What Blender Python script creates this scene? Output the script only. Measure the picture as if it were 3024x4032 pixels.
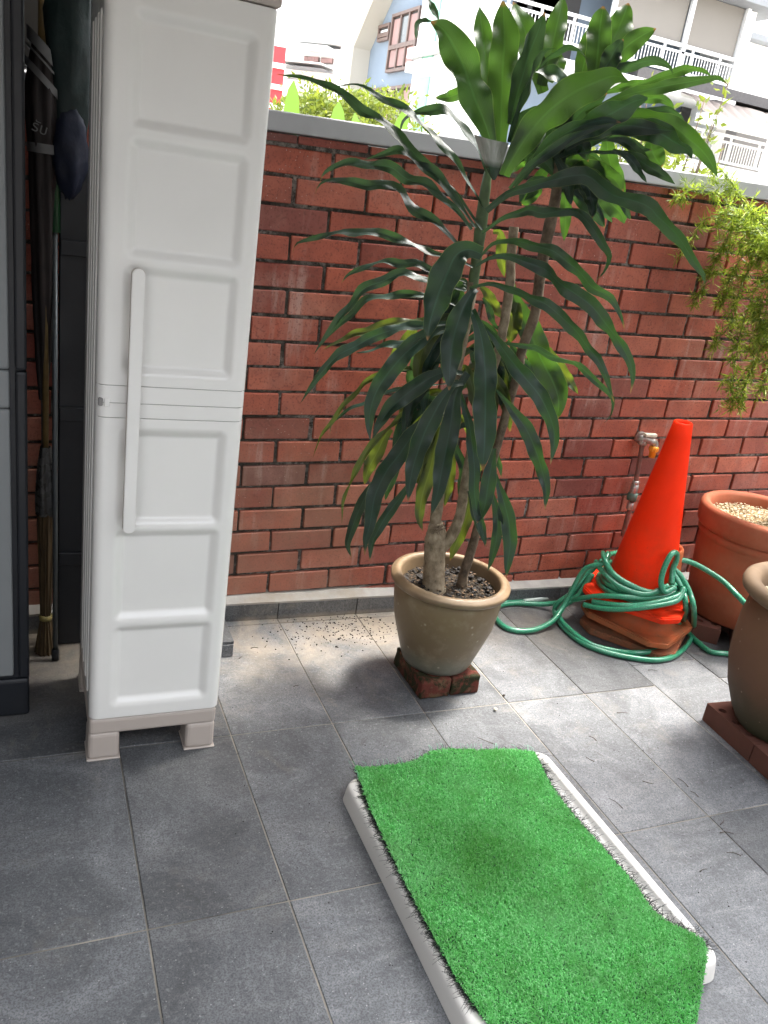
import bpy, bmesh, math, random
import numpy as np
from mathutils import Vector, Matrix, noise as mnoise
random.seed(7)
rng = np.random.default_rng(11)
for o in list(bpy.data.objects): bpy.data.objects.remove(o)
scene = bpy.context.scene
COL = scene.collection

# ------------------------------------------------------------------ camera
FPX, YAW, PITCH, ROLL, CAMH = 3261.8, 0.4388, 0.3612, -0.1552, 1.446
cy, sy, cp, sp = math.cos(YAW), math.sin(YAW), math.cos(PITCH), math.sin(PITCH)
_f = np.array([sy*cp, cy*cp, -sp]); _r = np.array([cy, -sy, 0.0]); _d = np.cross(_f, _r)
cr, sr = math.cos(ROLL), math.sin(ROLL)
RIGHT = cr*_r + sr*_d; DOWN = -sr*_r + cr*_d; FWD = _f
EYE = np.array([0.0, 0.0, CAMH])
cam = bpy.data.cameras.new('camera')
cam.sensor_fit = 'VERTICAL'; cam.sensor_height = 24.0; cam.lens = 24.0*FPX/4032.0
cam.clip_start = 0.02; cam.clip_end = 2000
camo = bpy.data.objects.new('camera', cam); COL.objects.link(camo)
M = Matrix.Identity(4)
for i in range(3):
    M[i][0] = RIGHT[i]; M[i][1] = -DOWN[i]; M[i][2] = -FWD[i]; M[i][3] = EYE[i]
camo.matrix_world = M
scene.camera = camo

# ------------------------------------------------------------------ light
SUN_DIR = Vector((0.34, 0.10, 0.93)).normalized()       # towards the sun
world = bpy.data.worlds.new('World'); scene.world = world; world.use_nodes = True
wn = world.node_tree.nodes; wl = world.node_tree.links; wn.clear()
wo = wn.new('ShaderNodeOutputWorld'); bg = wn.new('ShaderNodeBackground'); sky = wn.new('ShaderNodeTexSky')
sky.sky_type = 'NISHITA'; sky.sun_disc = False
sky.sun_elevation = math.asin(SUN_DIR.z); sky.sun_rotation = math.atan2(SUN_DIR.x, SUN_DIR.y)
sky.dust_density = 6.0; sky.air_density = 1.2; sky.ozone_density = 1.0
hs = wn.new('ShaderNodeHueSaturation'); hs.inputs['Saturation'].default_value = 0.28
wl.new(sky.outputs[0], hs.inputs['Color']); wl.new(hs.outputs[0], bg.inputs['Color'])
bg.inputs['Strength'].default_value = 0.15
wl.new(bg.outputs[0], wo.inputs['Surface'])
sun = bpy.data.lights.new('sun', 'SUN'); sun.energy = 1.1; sun.angle = math.radians(10); sun.color = (1.0, 0.94, 0.85)
suno = bpy.data.objects.new('sun', sun); COL.objects.link(suno)
suno.rotation_euler = SUN_DIR.to_track_quat('Z', 'Y').to_euler()
vs = scene.view_settings
vs.view_transform = 'Standard'; vs.look = 'None'; vs.gamma = 1.0; vs.use_curve_mapping = False
vs.exposure = 3.1
scene.render.engine = 'CYCLES'
scene.render.resolution_x = 768; scene.render.resolution_y = 1024

# ------------------------------------------------------------------ photo pixel -> direction / point helpers
DSP = 3024/1659.0
def ray(u, v):
    d = (u-1512)/FPX*RIGHT + (v-2016)/FPX*DOWN + FWD
    return d/np.linalg.norm(d)
def hit(u, v, axis, val):
    d = ray(u, v); return EYE + d*((val-EYE[axis])/d[axis])
def fl(x, y, z=0.0): return hit(x*DSP, y*DSP, 2, z)
def pl(u, v, c, off=0.0):
    """full pixel -> vertical plane through c facing the camera's side, moved 'off' metres nearer"""
    n = np.array([c[0], c[1], 0.0]); n /= np.linalg.norm(n)
    d = ray(u, v); return EYE + d*((n@np.array([c[0], c[1], 0.0])-off)/(n@d))

# ------------------------------------------------------------------ object helpers
def link(o, parent=None):
    COL.objects.link(o)
    if parent is not None: o.parent = parent
    return o
def tag(o, label=None, cat=None, group=None, kind=None):
    if label: o['label'] = label
    if cat: o['category'] = cat
    if group: o['group'] = group
    if kind: o['kind'] = kind
    return o
def empty(name, loc=(0, 0, 0), rz=0.0):
    o = bpy.data.objects.new(name, None); o.location = loc; o.rotation_euler = (0, 0, rz); o.empty_display_size = .05
    return link(o)
def mesh(name, verts, faces, mat=None, parent=None, smooth=False, uv=None):
    me = bpy.data.meshes.new(name)
    me.from_pydata([tuple(map(float, v)) for v in verts], [], [tuple(f) for f in faces])
    if smooth: me.polygons.foreach_set('use_smooth', [True]*len(me.polygons))
    if uv is not None:
        l = me.uv_layers.new(name='UVMap')
        vi = np.zeros(len(me.loops), dtype=np.int32); me.loops.foreach_get('vertex_index', vi)
        l.data.foreach_set('uv', np.asarray(uv, dtype=np.float32)[vi].ravel())
    if mat: me.materials.append(mat)
    me.update()
    return link(bpy.data.objects.new(name, me), parent)
def frombm(name, bm, mat=None, parent=None, smooth=False):
    me = bpy.data.meshes.new(name); bm.normal_update(); bm.to_mesh(me); bm.free()
    if smooth: me.polygons.foreach_set('use_smooth', [True]*len(me.polygons))
    if mat: me.materials.append(mat)
    return link(bpy.data.objects.new(name, me), parent)
def box_bm(bm, x0, x1, y0, y1, z0, z1, bev=0.0, seg=2, rot=None, piv=None):
    r = bmesh.ops.create_cube(bm, size=1.0)
    vs_ = r['verts']
    for v in vs_:
        v.co = Vector(((x0+x1)/2+v.co.x*(x1-x0), (y0+y1)/2+v.co.y*(y1-y0), (z0+z1)/2+v.co.z*(z1-z0)))
    if bev > 0:
        es = list({e for v in vs_ for e in v.link_edges})
        bmesh.ops.bevel(bm, geom=es, offset=bev, segments=seg, profile=.5, affect='EDGES')
    return bm
def box(name, x0, x1, y0, y1, z0, z1, mat, parent=None, bev=0.0, seg=2, smooth=False):
    bm = bmesh.new(); box_bm(bm, x0, x1, y0, y1, z0, z1, bev, seg)
    return frombm(name, bm, mat, parent, smooth)
def spline(pts, n):
    P = np.array(pts, float); k = len(P)
    if k == 2: return P[0]+(P[1]-P[0])*np.linspace(0, 1, n)[:, None]
    Q = np.vstack([2*P[0]-P[1], P, 2*P[-1]-P[-2]])
    seg = np.linalg.norm(np.diff(P, axis=0), axis=1); cum = np.r_[0, np.cumsum(seg)]
    out = []
    for s in np.linspace(0, cum[-1], n):
        i = min(max(np.searchsorted(cum, s, side='right')-1, 0), k-2); t = (s-cum[i])/max(seg[i], 1e-9)
        a, b, c, d = Q[i], Q[i+1], Q[i+2], Q[i+3]
        out.append(.5*((2*b)+(-a+c)*t+(2*a-5*b+4*c-d)*t*t+(-a+3*b-3*c+d)*t**3))
    return np.array(out)
def tube_geo(path, rad, seg=8, cap=True):
    path = np.asarray(path, float); n = len(path)
    rad = np.full(n, rad) if np.isscalar(rad) else np.interp(np.linspace(0, 1, n), np.linspace(0, 1, len(rad)), rad)
    T = np.gradient(path, axis=0); T /= np.linalg.norm(T, axis=1)[:, None]+1e-12
    up = np.array([0, 0, 1.0]) if abs(T[0][2]) < .9 else np.array([1.0, 0, 0])
    a = np.cross(T[0], up); a /= np.linalg.norm(a)
    V, F = [], []
    for i in range(n):
        a = a-T[i]*(a@T[i]); a /= np.linalg.norm(a); b = np.cross(T[i], a)
        for k in range(seg):
            th = 2*math.pi*k/seg
            V.append(path[i]+rad[i]*(math.cos(th)*a+math.sin(th)*b))
    for i in range(n-1):
        for k in range(seg):
            k2 = (k+1) % seg; F.append((i*seg+k, i*seg+k2, (i+1)*seg+k2, (i+1)*seg+k))
    if cap:
        F.append(tuple(range(seg-1, -1, -1))); F.append(tuple((n-1)*seg+k for k in range(seg)))
    return V, F
def tube(name, path, rad, mat, parent=None, seg=8, smooth=True):
    V, F = tube_geo(path, rad, seg); return mesh(name, V, F, mat, parent, smooth)
def merge(geos):
    V, F = [], []
    for v, f in geos:
        o = len(V); V += list(v); F += [tuple(i+o for i in q) for q in f]
    return V, F
def lathe_geo(prof, seg=48, c=(0, 0, 0), a0=0.0, squash=1.0):
    V, F = [], []
    for r, z in prof:
        for k in range(seg):
            th = 2*math.pi*k/seg+a0
            V.append((c[0]+r*math.cos(th), c[1]+r*math.sin(th)*squash, c[2]+z))
    for i in range(len(prof)-1):
        for k in range(seg):
            k2 = (k+1) % seg; F.append((i*seg+k, i*seg+k2, (i+1)*seg+k2, (i+1)*seg+k))
    return V, F
def lathe(name, prof, mat, parent=None, seg=48, c=(0, 0, 0), smooth=True):
    V, F = lathe_geo(prof, seg, c); return mesh(name, V, F, mat, parent, smooth)
def extr(name, poly, d, mat, parent=None):
    """solid from a planar polygon (list of 3-D points) pushed along vector d"""
    n = len(poly); V = [np.array(p, float) for p in poly]+[np.array(p, float)+np.array(d, float) for p in poly]
    F = [tuple(range(n)), tuple(range(2*n-1, n-1, -1))]+[(i, i+n, (i+1) % n+n, (i+1) % n) for i in range(n)]
    o = mesh(name, V, F, mat, parent)
    bm = bmesh.new(); bm.from_mesh(o.data); bmesh.ops.recalc_face_normals(bm, faces=bm.faces); bm.to_mesh(o.data); bm.free()
    return o

# ------------------------------------------------------------------ materials
class NT:
    def __init__(s, name):
        s.m = bpy.data.materials.new(name); s.m.use_nodes = True
        s.n = s.m.node_tree.nodes; s.l = s.m.node_tree.links
        s.b = s.n['Principled BSDF']; s.out = s.n['Material Output']
        s.tc = s.n.new('ShaderNodeTexCoord'); s.geo = s.n.new('ShaderNodeNewGeometry'); s.oi = s.n.new('ShaderNodeObjectInfo')
    def vec(s, space):
        return s.geo.outputs['Position'] if space == 'W' else s.tc.outputs['Object']
    def mapv(s, space, scale=(1, 1, 1), rot=(0, 0, 0)):
        mp = s.n.new('ShaderNodeMapping'); mp.inputs['Scale'].default_value = scale; mp.inputs['Rotation'].default_value = rot
        s.l.new(s.vec(space), mp.inputs['Vector']); return mp.outputs[0]
    def noise(s, scale, space='O', detail=5, rough=.55, dist=0.0, vec=None):
        t = s.n.new('ShaderNodeTexNoise'); t.inputs['Scale'].default_value = scale; t.inputs['Detail'].default_value = detail
        t.inputs['Roughness'].default_value = rough; t.inputs['Distortion'].default_value = dist
        s.l.new(vec if vec else s.vec(space), t.inputs['Vector']); return t.outputs['Fac']
    def voro(s, scale, space='O', feature='F1', vec=None):
        t = s.n.new('ShaderNodeTexVoronoi'); t.inputs['Scale'].default_value = scale; t.feature = feature
        s.l.new(vec if vec else s.vec(space), t.inputs['Vector']); return t
    def ramp(s, fac, stops, interp='LINEAR'):
        r = s.n.new('ShaderNodeValToRGB'); r.color_ramp.interpolation = interp
        el = r.color_ramp.elements
        while len(el) > 1: el.remove(el[-1])
        for i, (p_, c) in enumerate(stops):
            e = el[0] if i == 0 else el.new(p_)
            e.position = p_; e.color = (*c, 1) if not np.isscalar(c) else (c, c, c, 1)
        s.l.new(fac, r.inputs['Fac']); return r.outputs['Color']
    def mix(s, fac, a, b, mode='MIX'):
        m = s.n.new('ShaderNodeMix'); m.data_type = 'RGBA'; m.blend_type = mode
        for sock, val in ((m.inputs[0], fac), (m.inputs[6], a), (m.inputs[7], b)):
            if hasattr(val, 'is_linked') or isinstance(val, bpy.types.NodeSocket): s.l.new(val, sock)
            elif np.isscalar(val): sock.default_value = val
            else: sock.default_value = (*val, 1)
        return m.outputs[2]
    def math(s, op, a, b=None):
        m = s.n.new('ShaderNodeMath'); m.operation = op
        for sock, val in ((m.inputs[0], a), (m.inputs[1], b)):
            if val is None: continue
            if isinstance(val, bpy.types.NodeSocket): s.l.new(val, sock)
            else: sock.default_value = val
        return m.outputs[0]
    def bump(s, h, strength=.3, dist=.003):
        b = s.n.new('ShaderNodeBump'); b.inputs['Strength'].default_value = strength; b.inputs['Distance'].default_value = dist
        s.l.new(h, b.inputs['Height'])
        if s.b.inputs['Normal'].is_linked: s.l.new(s.b.inputs['Normal'].links[0].from_socket, b.inputs['Normal'])
        s.l.new(b.outputs[0], s.b.inputs['Normal']); return b
    def set(s, **k):
        for a, v in k.items():
            sock = s.b.inputs[{'color': 'Base Color', 'rough': 'Roughness', 'metal': 'Metallic', 'spec': 'Specular IOR Level', 'coat': 'Coat Weight',
                               'sss': 'Subsurface Weight', 'alpha': 'Alpha', 'trans': 'Transmission Weight', 'ior': 'IOR'}[a]]
            if isinstance(v, bpy.types.NodeSocket): s.l.new(v, sock)
            elif np.isscalar(v): sock.default_value = v
            else: sock.default_value = (*v, 1)
        return s
def dk(c, f): return tuple(min(1, x*f) for x in c)
def simple(name, c, rough=.5, var=.12, scale=12, bump=.12, space='O', metal=0.0, spec=.5, rvar=0.1, dirt=None, bscale=None, coat=0.0):
    t = NT(name); n = t.noise(scale, space)
    col = t.ramp(n, [(.3, dk(c, 1-var)), (.7, dk(c, 1+var))])
    if dirt:
        dn = t.noise(scale*.35, space, 8, .65); f = t.ramp(dn, [(.48, 0.0), (.7, dirt[1])])
        col = t.mix(f, col, dirt[0])
    t.set(color=col, metal=metal, spec=spec, coat=coat)
    t.set(rough=t.ramp(t.noise(scale*1.7, space), [(.3, max(.02, rough-rvar)), (.7, min(1, rough+rvar))]))
    if bump: t.bump(t.noise(bscale or scale*5, space), bump, .002)
    return t.m
# ---- tile
def tile_mat():
    t = NT('grey_stone_tile')
    rnd = t.oi.outputs['Random']
    off = t.n.new('ShaderNodeVectorMath'); off.operation = 'ADD'
    cmb = t.n.new('ShaderNodeCombineXYZ'); t.l.new(t.math('MULTIPLY', rnd, 37.0), cmb.inputs[0]); t.l.new(t.math('MULTIPLY', rnd, 91.0), cmb.inputs[1])
    t.l.new(t.tc.outputs['Object'], off.inputs[0]); t.l.new(cmb.outputs[0], off.inputs[1]); v = off.outputs[0]
    big = t.noise(4.2, vec=v, detail=10, rough=.70, dist=.9)
    base = t.ramp(big, [(.32, (.056, .060, .065)), (.46, (.092, .098, .105)), (.58, (.140, .147, .156)), (.70, (.215, .223, .233))])
    # diagonal veins
    mp = t.n.new('ShaderNodeMapping'); mp.inputs['Rotation'].default_value = (0, 0, -.95); mp.inputs['Scale'].default_value = (1.5, 6, 1); t.l.new(v, mp.inputs[0])
    vein = t.ramp(t.noise(1.6, vec=mp.outputs[0], detail=7, rough=.6, dist=1.2), [(.54, 0.0), (.63, .34), (.71, .05)])
    col = t.mix(vein, base, (.21, .212, .215))
    sp = t.noise(260, vec=v, detail=2); col = t.mix(t.ramp(sp, [(.44, .55), (.5, 0.0)]), col, (.035, .036, .04))
    sp2 = t.noise(300, vec=v, detail=1); col = t.mix(t.ramp(sp2, [(.62, 0.0), (.72, .3)]), col, (.22, .22, .22))
    col = t.mix(t.ramp(t.noise(120, vec=v, detail=3, rough=.6), [(.34, .55), (.48, 0.0)]), col, (.042, .044, .048))
    col = t.mix(t.ramp(t.noise(95, vec=v, detail=4, rough=.65), [(.54, 0.0), (.68, .55)]), col, (.20, .203, .21))
    col = t.mix(t.ramp(t.noise(170, vec=v, detail=0), [(.79, 0.0), (.82, .5)]), col, (.40, .40, .40))
    col = t.mix(t.ramp(t.noise(38, vec=v, detail=6, rough=.7), [(.35, .22), (.65, 0.0)]), col, (.045, .047, .05))
    hv = t.n.new('ShaderNodeHueSaturation'); t.l.new(col, hv.inputs['Color'])
    t.l.new(t.ramp(rnd, [(0, .76), (1, 1.26)]), hv.inputs['Value']); col = hv.outputs[0]
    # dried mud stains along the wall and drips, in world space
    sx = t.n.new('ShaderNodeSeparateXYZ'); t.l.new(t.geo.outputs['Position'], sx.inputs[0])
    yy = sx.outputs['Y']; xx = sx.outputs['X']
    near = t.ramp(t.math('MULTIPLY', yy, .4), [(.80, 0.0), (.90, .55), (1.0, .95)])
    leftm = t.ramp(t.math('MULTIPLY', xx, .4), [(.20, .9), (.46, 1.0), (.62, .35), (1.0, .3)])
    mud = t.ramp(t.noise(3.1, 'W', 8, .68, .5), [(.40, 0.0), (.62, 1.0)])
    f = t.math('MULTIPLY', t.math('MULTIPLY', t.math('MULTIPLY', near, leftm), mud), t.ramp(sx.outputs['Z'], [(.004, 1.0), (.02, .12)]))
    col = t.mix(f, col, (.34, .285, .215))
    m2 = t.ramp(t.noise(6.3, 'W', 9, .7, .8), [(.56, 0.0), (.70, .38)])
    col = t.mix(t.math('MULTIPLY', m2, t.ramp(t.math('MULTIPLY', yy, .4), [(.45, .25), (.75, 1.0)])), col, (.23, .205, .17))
    wet = t.ramp(t.noise(4.2, 'W', 7, .7, 1.5), [(.62, 0.0), (.69, .6)])
    col = t.mix(wet, col, (.045, .045, .045))
    t.set(color=col, rough=t.ramp(t.noise(7, vec=v, detail=6), [(.3, .42), (.7, .66)]), spec=.45)
    t.bump(t.noise(120, vec=v, detail=4), .12, .002)
    return t.m
def grout_mat():
    t = NT('tile_grout')
    c = t.ramp(t.noise(2.3, 'W', 6, .6), [(.38, (.05, .048, .045)), (.50, (.17, .155, .13)), (.62, (.30, .27, .22))])
    t.set(color=c, rough=.9); t.bump(t.noise(200, 'W'), .3, .001); return t.m
def brick_mat():
    t = NT('red_clay_brick'); rnd = t.oi.outputs['Random']
    base = t.ramp(rnd, [(0, (.41, .100, .058)), (.22, (.45, .115, .066)), (.45, (.27, .062, .040)), (.66, (.48, .150, .092)), (.84, (.31, .075, .052)), (.93, (.175, .066, .056)), (1, (.40, .098, .056))], 'LINEAR')
    n1 = t.noise(9, 'W', 7, .65, .4)
    col = t.mix(t.ramp(n1, [(.35, .5), (.6, 0.0)]), base, (.15, .038, .027))
    n2 = t.noise(4.3, 'W', 8, .62, .5)
    f2 = t.math('MULTIPLY', t.ramp(n2, [(.52, 0.0), (.70, .55)]), t.ramp(t.noise(30, 'W', 6, .7), [(.34, .3), (.62, 1.0)]))
    col = t.mix(f2, col, (.42, .215, .17))
    # lime runs (vertical streaks)
    st = t.noise(1.0, vec=t.mapv('W', (26, 26, 2.2)), detail=5, rough=.6)
    col = t.mix(t.math('MULTIPLY', t.ramp(st, [(.56, 0.0), (.72, .5)]), t.ramp(n2, [(.42, 0.0), (.6, 1.0)])), col, (.50, .37, .33))
    vr = t.voro(75, 'W'); dotm = t.ramp(t.noise(3.3, 'W', 3), [(.52, 0.0), (.60, 1.0)]); col = t.mix(t.math('MULTIPLY', dotm, t.ramp(vr.outputs['Distance'], [(.07, .9), (.12, 0.0)])), col, (.55, .46, .41))
    # fine pits
    col = t.mix(t.ramp(t.noise(150, 'W', 3), [(.36, .45), (.46, 0.0)]), col, (.10, .028, .022))
    # dirt film low on the wall at the cabinet end
    sx = t.n.new('ShaderNodeSeparateXYZ'); t.l.new(t.geo.outputs['Position'], sx.inputs[0])
    low = t.math('MULTIPLY', t.ramp(sx.outputs['Z'], [(.10, .55), (.55, .5), (.85, 0.0)]), t.ramp(t.math('MULTIPLY', sx.outputs['X'], .3), [(.30, 1.0), (.42, 0.0)]))
    col = t.mix(t.math('MULTIPLY', low, t.ramp(t.noise(5, 'W', 6), [(.3, .3), (.65, 1.0)])), col, (.27, .17, .115))
    t.set(color=col, rough=t.ramp(t.noise(18, 'W', 5), [(.3, .42), (.7, .75)]), spec=.45)
    t.bump(t.noise(160, 'W', 5), .25, .002); t.bump(t.noise(14, 'W', 4), .25, .006)
    return t.m
def mortar_mat():
    t = NT('grey_mortar')
    c = t.ramp(t.noise(60, 'W', 5, .7), [(.3, (.035, .032, .028)), (.7, (.095, .085, .072))])
    wh = t.math('MULTIPLY', t.ramp(t.noise(7, 'W', 6, .65), [(.44, 0.0), (.60, .9)]), t.ramp(t.noise(55, 'W', 5, .7), [(.42, 0.0), (.58, 1.0)]))
    c = t.mix(wh, c, (.34, .31, .28))
    t.set(color=c, rough=.92, spec=.2); t.bump(t.noise(90, 'W', 6, .7), .8, .006); return t.m
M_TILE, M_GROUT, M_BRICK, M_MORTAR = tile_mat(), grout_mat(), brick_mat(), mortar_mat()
M_COPING = simple('grey_painted_coping', (.36, .37, .385), .55, .08, 6, .1, 'W', dirt=((.22, .21, .2), .35))
M_WSTRIP = simple('white_cement_strip', (.36, .35, .325), .8, .12, 18, .4, 'W', dirt=((.30, .26, .20), .8))
M_CEIL = simple('grey_timber_soffit', (.26, .25, .235), .8, .06, 4, .1)
M_HOUSEW = simple('grey_brown_render', (.20, .185, .17), .85, .06, 5, .2); M_DOORG = simple('dark_door_glass', (.035, .038, .04), .15, .2, 2, 0)

# ================================================================== floor
TX0, TW, TY0, TL = 0.5192, 0.2988, 1.2785, 0.5899
gap = 0.0034
floor = box('floor', -3.2, 5.0, -4.2, 2.62, -.16, -.0025, M_GROUT); tag(floor, 'dark grey stone tile floor of the patio', kind='structure')
def tile_data(w, l, name='tile'):
    bm = bmesh.new(); box_bm(bm, -w/2, w/2, -l/2, l/2, -.010, 0.0, .0016, 1)
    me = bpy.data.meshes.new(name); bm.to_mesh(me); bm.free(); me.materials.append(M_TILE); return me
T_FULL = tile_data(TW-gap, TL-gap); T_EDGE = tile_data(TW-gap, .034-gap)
SPLITX = 6
for i in range(-9, 13):
    sh = 0.0
    if i == 5: sh = 0.13
    for j in range(-8, 3):
        y0 = TY0+TL*(j-1)+sh; yc = y0+TL/2
        if yc+TL/2 > 2.47+.01: continue
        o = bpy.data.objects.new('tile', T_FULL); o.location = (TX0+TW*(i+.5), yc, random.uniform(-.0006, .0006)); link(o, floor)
    if sh:
        w2 = 2.4583+.034-(TY0+TL+sh)
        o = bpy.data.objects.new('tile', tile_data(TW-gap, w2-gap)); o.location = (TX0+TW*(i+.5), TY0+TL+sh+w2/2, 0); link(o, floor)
    else:
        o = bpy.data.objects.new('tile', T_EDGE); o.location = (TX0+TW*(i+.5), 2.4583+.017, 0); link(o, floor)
ground = mesh('ground', [(-400, -400, -.45), (400, -400, -.45), (400, 600, -.45), (-400, 600, -.45)], [(0, 1, 2, 3)],
              simple('pale_street_concrete', (.30, .29, .27), .9, .12, .8, .2, 'W')); tag(ground, kind='structure')

# ================================================================== skirting kerb
WY = 2.5289
kerb = box('skirting_kerb', -3.2, 5.0, 2.497, WY+.01, .0, .064, M_GROUT); tag(kerb, 'low grey tiled skirting at the foot of the brick wall', kind='structure')
ks = bmesh.new(); box_bm(ks, -(TW-gap)/2, (TW-gap)/2, 2.488, 2.4975, .001, .066, .0012, 1)
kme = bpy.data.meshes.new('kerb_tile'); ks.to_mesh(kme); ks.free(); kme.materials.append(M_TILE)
for i in range(-9, 13):
    o = bpy.data.objects.new('kerb_tile', kme); o.location = (TX0+TW*(i+.5), 0, 0); link(o, kerb)
V, F = [], []
N = 160
for k in range(N+1):
    x = -3.2+8.2*k/N
    a = .066+.003*mnoise.noise((x*3, 0, 0)); b = .084+.006*mnoise.noise((x*4, 5, 0))
    V += [(x, 2.4875, a-.003), (x, 2.4872, a+.004), (x, 2.500, a+.008), (x, WY+.012, b+.004)]
for k in range(N):
    for q in range(3): F.append((4*k+q, 4*k+4+q, 4*k+5+q, 4*k+1+q))
mesh('cement_fillet', V, F, M_WSTRIP, kerb)

# ================================================================== brick wall
WT = 0.0337
wall = empty('brick_wall', (0, WY, 0)); wall.rotation_euler = (0, -WT, 0)
tag(wall, 'red brick garden wall with grey coping behind the potted plants', 'wall')
C_H, B_L, ZB = .081, .2265, .0561
bw, bh, bd = B_L-.0105, C_H-.0105, .06
def brick_variant(k):
    bm = bmesh.new(); box_bm(bm, -bw/2, bw/2, 0, bd, -bh/2, bh/2, .0032, 2)
    r = random.Random(k)
    for v in bm.verts:
        q = v.co*14
        v.co += Vector((mnoise.noise(q+Vector((k*7, 0, 0)))*.0022, mnoise.noise(q+Vector((0, k*9, 0)))*.0016, mnoise.noise(q+Vector((0, 3, k*5)))*.0016))
    me = bpy.data.meshes.new('brick'); bm.to_mesh(me); bm.free(); me.materials.append(M_BRICK); return me
BV = [brick_variant(k) for k in range(6)]
def half_variant(zc, h):
    bm = bmesh.new(); box_bm(bm, -bw/2, bw/2, 0, bd, -h/2, h/2, .003, 2)
    me = bpy.data.meshes.new('brick'); bm.to_mesh(me); bm.free(); me.materials.append(M_BRICK); return me
J0 = ZB+C_H*18
COPB = 1.547
TOPV = half_variant(0, COPB-J0-.011)
rest = []
nb = 0
for n in range(-1, 20):
    zc = ZB+C_H*(18-n)-C_H/2
    if n == -1: zc = (J0+.005+COPB)/2-.0005
    ph = (0.784 if n % 2 == 1 else 0.784+B_L/2) % B_L       # course 9 (between joints 9 and 10) has a joint at x=.784
    for k in range(-16, 24):
        x0 = ph+B_L*k+random.uniform(-.0035, .0035)
        if x0 < -3.2 or x0+B_L > 5.0: continue
        xc = x0+B_L/2
        seen = (.45 < xc < 2.85 and n < 9) or (.45 < xc < 3.1 and n >= 9) or (-.05 < xc < .16 and n > 4)
        yo = random.uniform(-.0035, .0025); dz = random.uniform(-.0012, .0012); rz = random.uniform(-.006, .006)
        if seen:
            o = bpy.data.objects.new('brick', TOPV if n == -1 else random.choice(BV)); o.location = (xc, yo, zc+dz); o.rotation_euler = (0, random.uniform(-.004, .004), rz); link(o, wall); nb += 1
        else: rest.append((xc, yo, zc+dz, n))
bm = bmesh.new()
for xc, yo, zc, n in rest:
    h = (COPB-J0-.011) if n == -1 else bh
    box_bm(bm, xc-bw/2, xc+bw/2, yo, yo+bd, zc-h/2, zc+h/2)
o = frombm('outer_bricks', bm, M_BRICK, wall); o['kind'] = 'stuff'
print('bricks', nb, len(rest))
# mortar bed: bumpy recessed sheet with a solid core
V, F = [], []
NX, NZ = 700, 150
for a in range(NX+1):
    for b in range(NZ+1):
        x = -3.2+8.2*a/NX; z = -.14+(COPB+.135)*b/NZ
        V.append((x, .0105+.0035*mnoise.noise((x*22, 0, z*22))+.002*mnoise.noise((x*70, 3, z*70)), z))
for a in range(NX):
    for b in range(NZ):
        i = a*(NZ+1)+b; F.append((i, i+NZ+1, i+NZ+2, i+1))
mesh('mortar', V, F, M_MORTAR, wall, True)
box('wall_core', -3.2, 5.0, .025, .115, -.14, COPB-.004, M_MORTAR, wall)
cop = bmesh.new(); box_bm(cop, -3.2, 5.0, -.022, .145, COPB, 1.600, .004, 2)
frombm('coping', cop, M_COPING, wall)
# ================================================================== porch: soffit over the seat side and house wall at the left
M_BEAM = simple('white_beam_paint', (.5, .5, .49), .8)
roof = extr('porch_roof', [(-3.2, .12, 2.42), (3.8, .12, 2.42), (3.8, 1.80, 2.42), (2.3, 1.92, 2.42), (1.25, 2.08, 2.42), (1.0, 3.3, 2.42), (-3.2, 3.3, 2.42)], (0, 0, .18), M_CEIL)
tag(roof, 'white flat porch roof over the patio', 'roof')
hw = box('house_wall', -1.35, -1.2, -.35, WY-.01, -.002, 2.415, M_HOUSEW); tag(hw, 'grey rendered house wall at the dark cabinet end of the patio', 'wall')
nh = empty('rear_sky_blocker', (-1.0, -8.0, -.45)); tag(nh, 'unseen grey house block added behind the patio to cut low sky light', 'house')  # out of view; added so low sky behind does not light the cabinet top
box('wall', -11, 9, -1.5, 1.5, 0, 5.3, M_HOUSEW, nh); box('roof', -11.4, 9.4, -1.9, 1.9, 5.301, 5.5, M_CEIL, nh)
for k in range(10): box('window', -7.6+3.2*(k % 5), -6.0+3.2*(k % 5), 1.502, 1.55, 1.2+2.5*(k//5), 2.4+2.5*(k//5), M_DOORG, nh)
sh_ = empty('side_sky_blocker', (9.5, -2.0, -.45)); tag(sh_, 'unseen grey house block added at the side to cut low sky light', 'house')  # added out of view to hold back low sky from the right
box('wall', -1.5, 1.5, -7, 7, 0, 4.6, M_HOUSEW, sh_); box('roof', -1.9, 1.9, -7.4, 7.4, 4.601, 4.8, M_CEIL, sh_)
for k in range(8): box('window', -1.55, -1.502, -6+3.2*(k % 4), -4.6+3.2*(k % 4), 1.1+2.2*(k//4), 2.2+2.2*(k//4), M_DOORG, sh_)
up = box('gap_shade_panel', -1.2, .135, 2.556, 2.64, 1.615, 2.415, M_HOUSEW); tag(up, 'unseen panel added above the brick wall to shade the cabinet gap', 'panel')  # added to stop sky light falling into the gap over the wall
# low tiled plinth behind the white cabinet
pb = empty('tiled_plinth', (.47, 2.37, 0)); tag(pb, 'low grey tiled plinth block poking out behind white cabinet', 'plinth')
box('top_tile', -.17, .141, -.102, .116, .046, .056, M_TILE, pb, .0012, 1)
box('front_tile', -.17, .140, -.1045, -.095, .001, .045, M_TILE, pb, .0012, 1)
box('core', -.17, .134, -.095, .116, .001, .0455, M_GROUT, pb)
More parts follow.
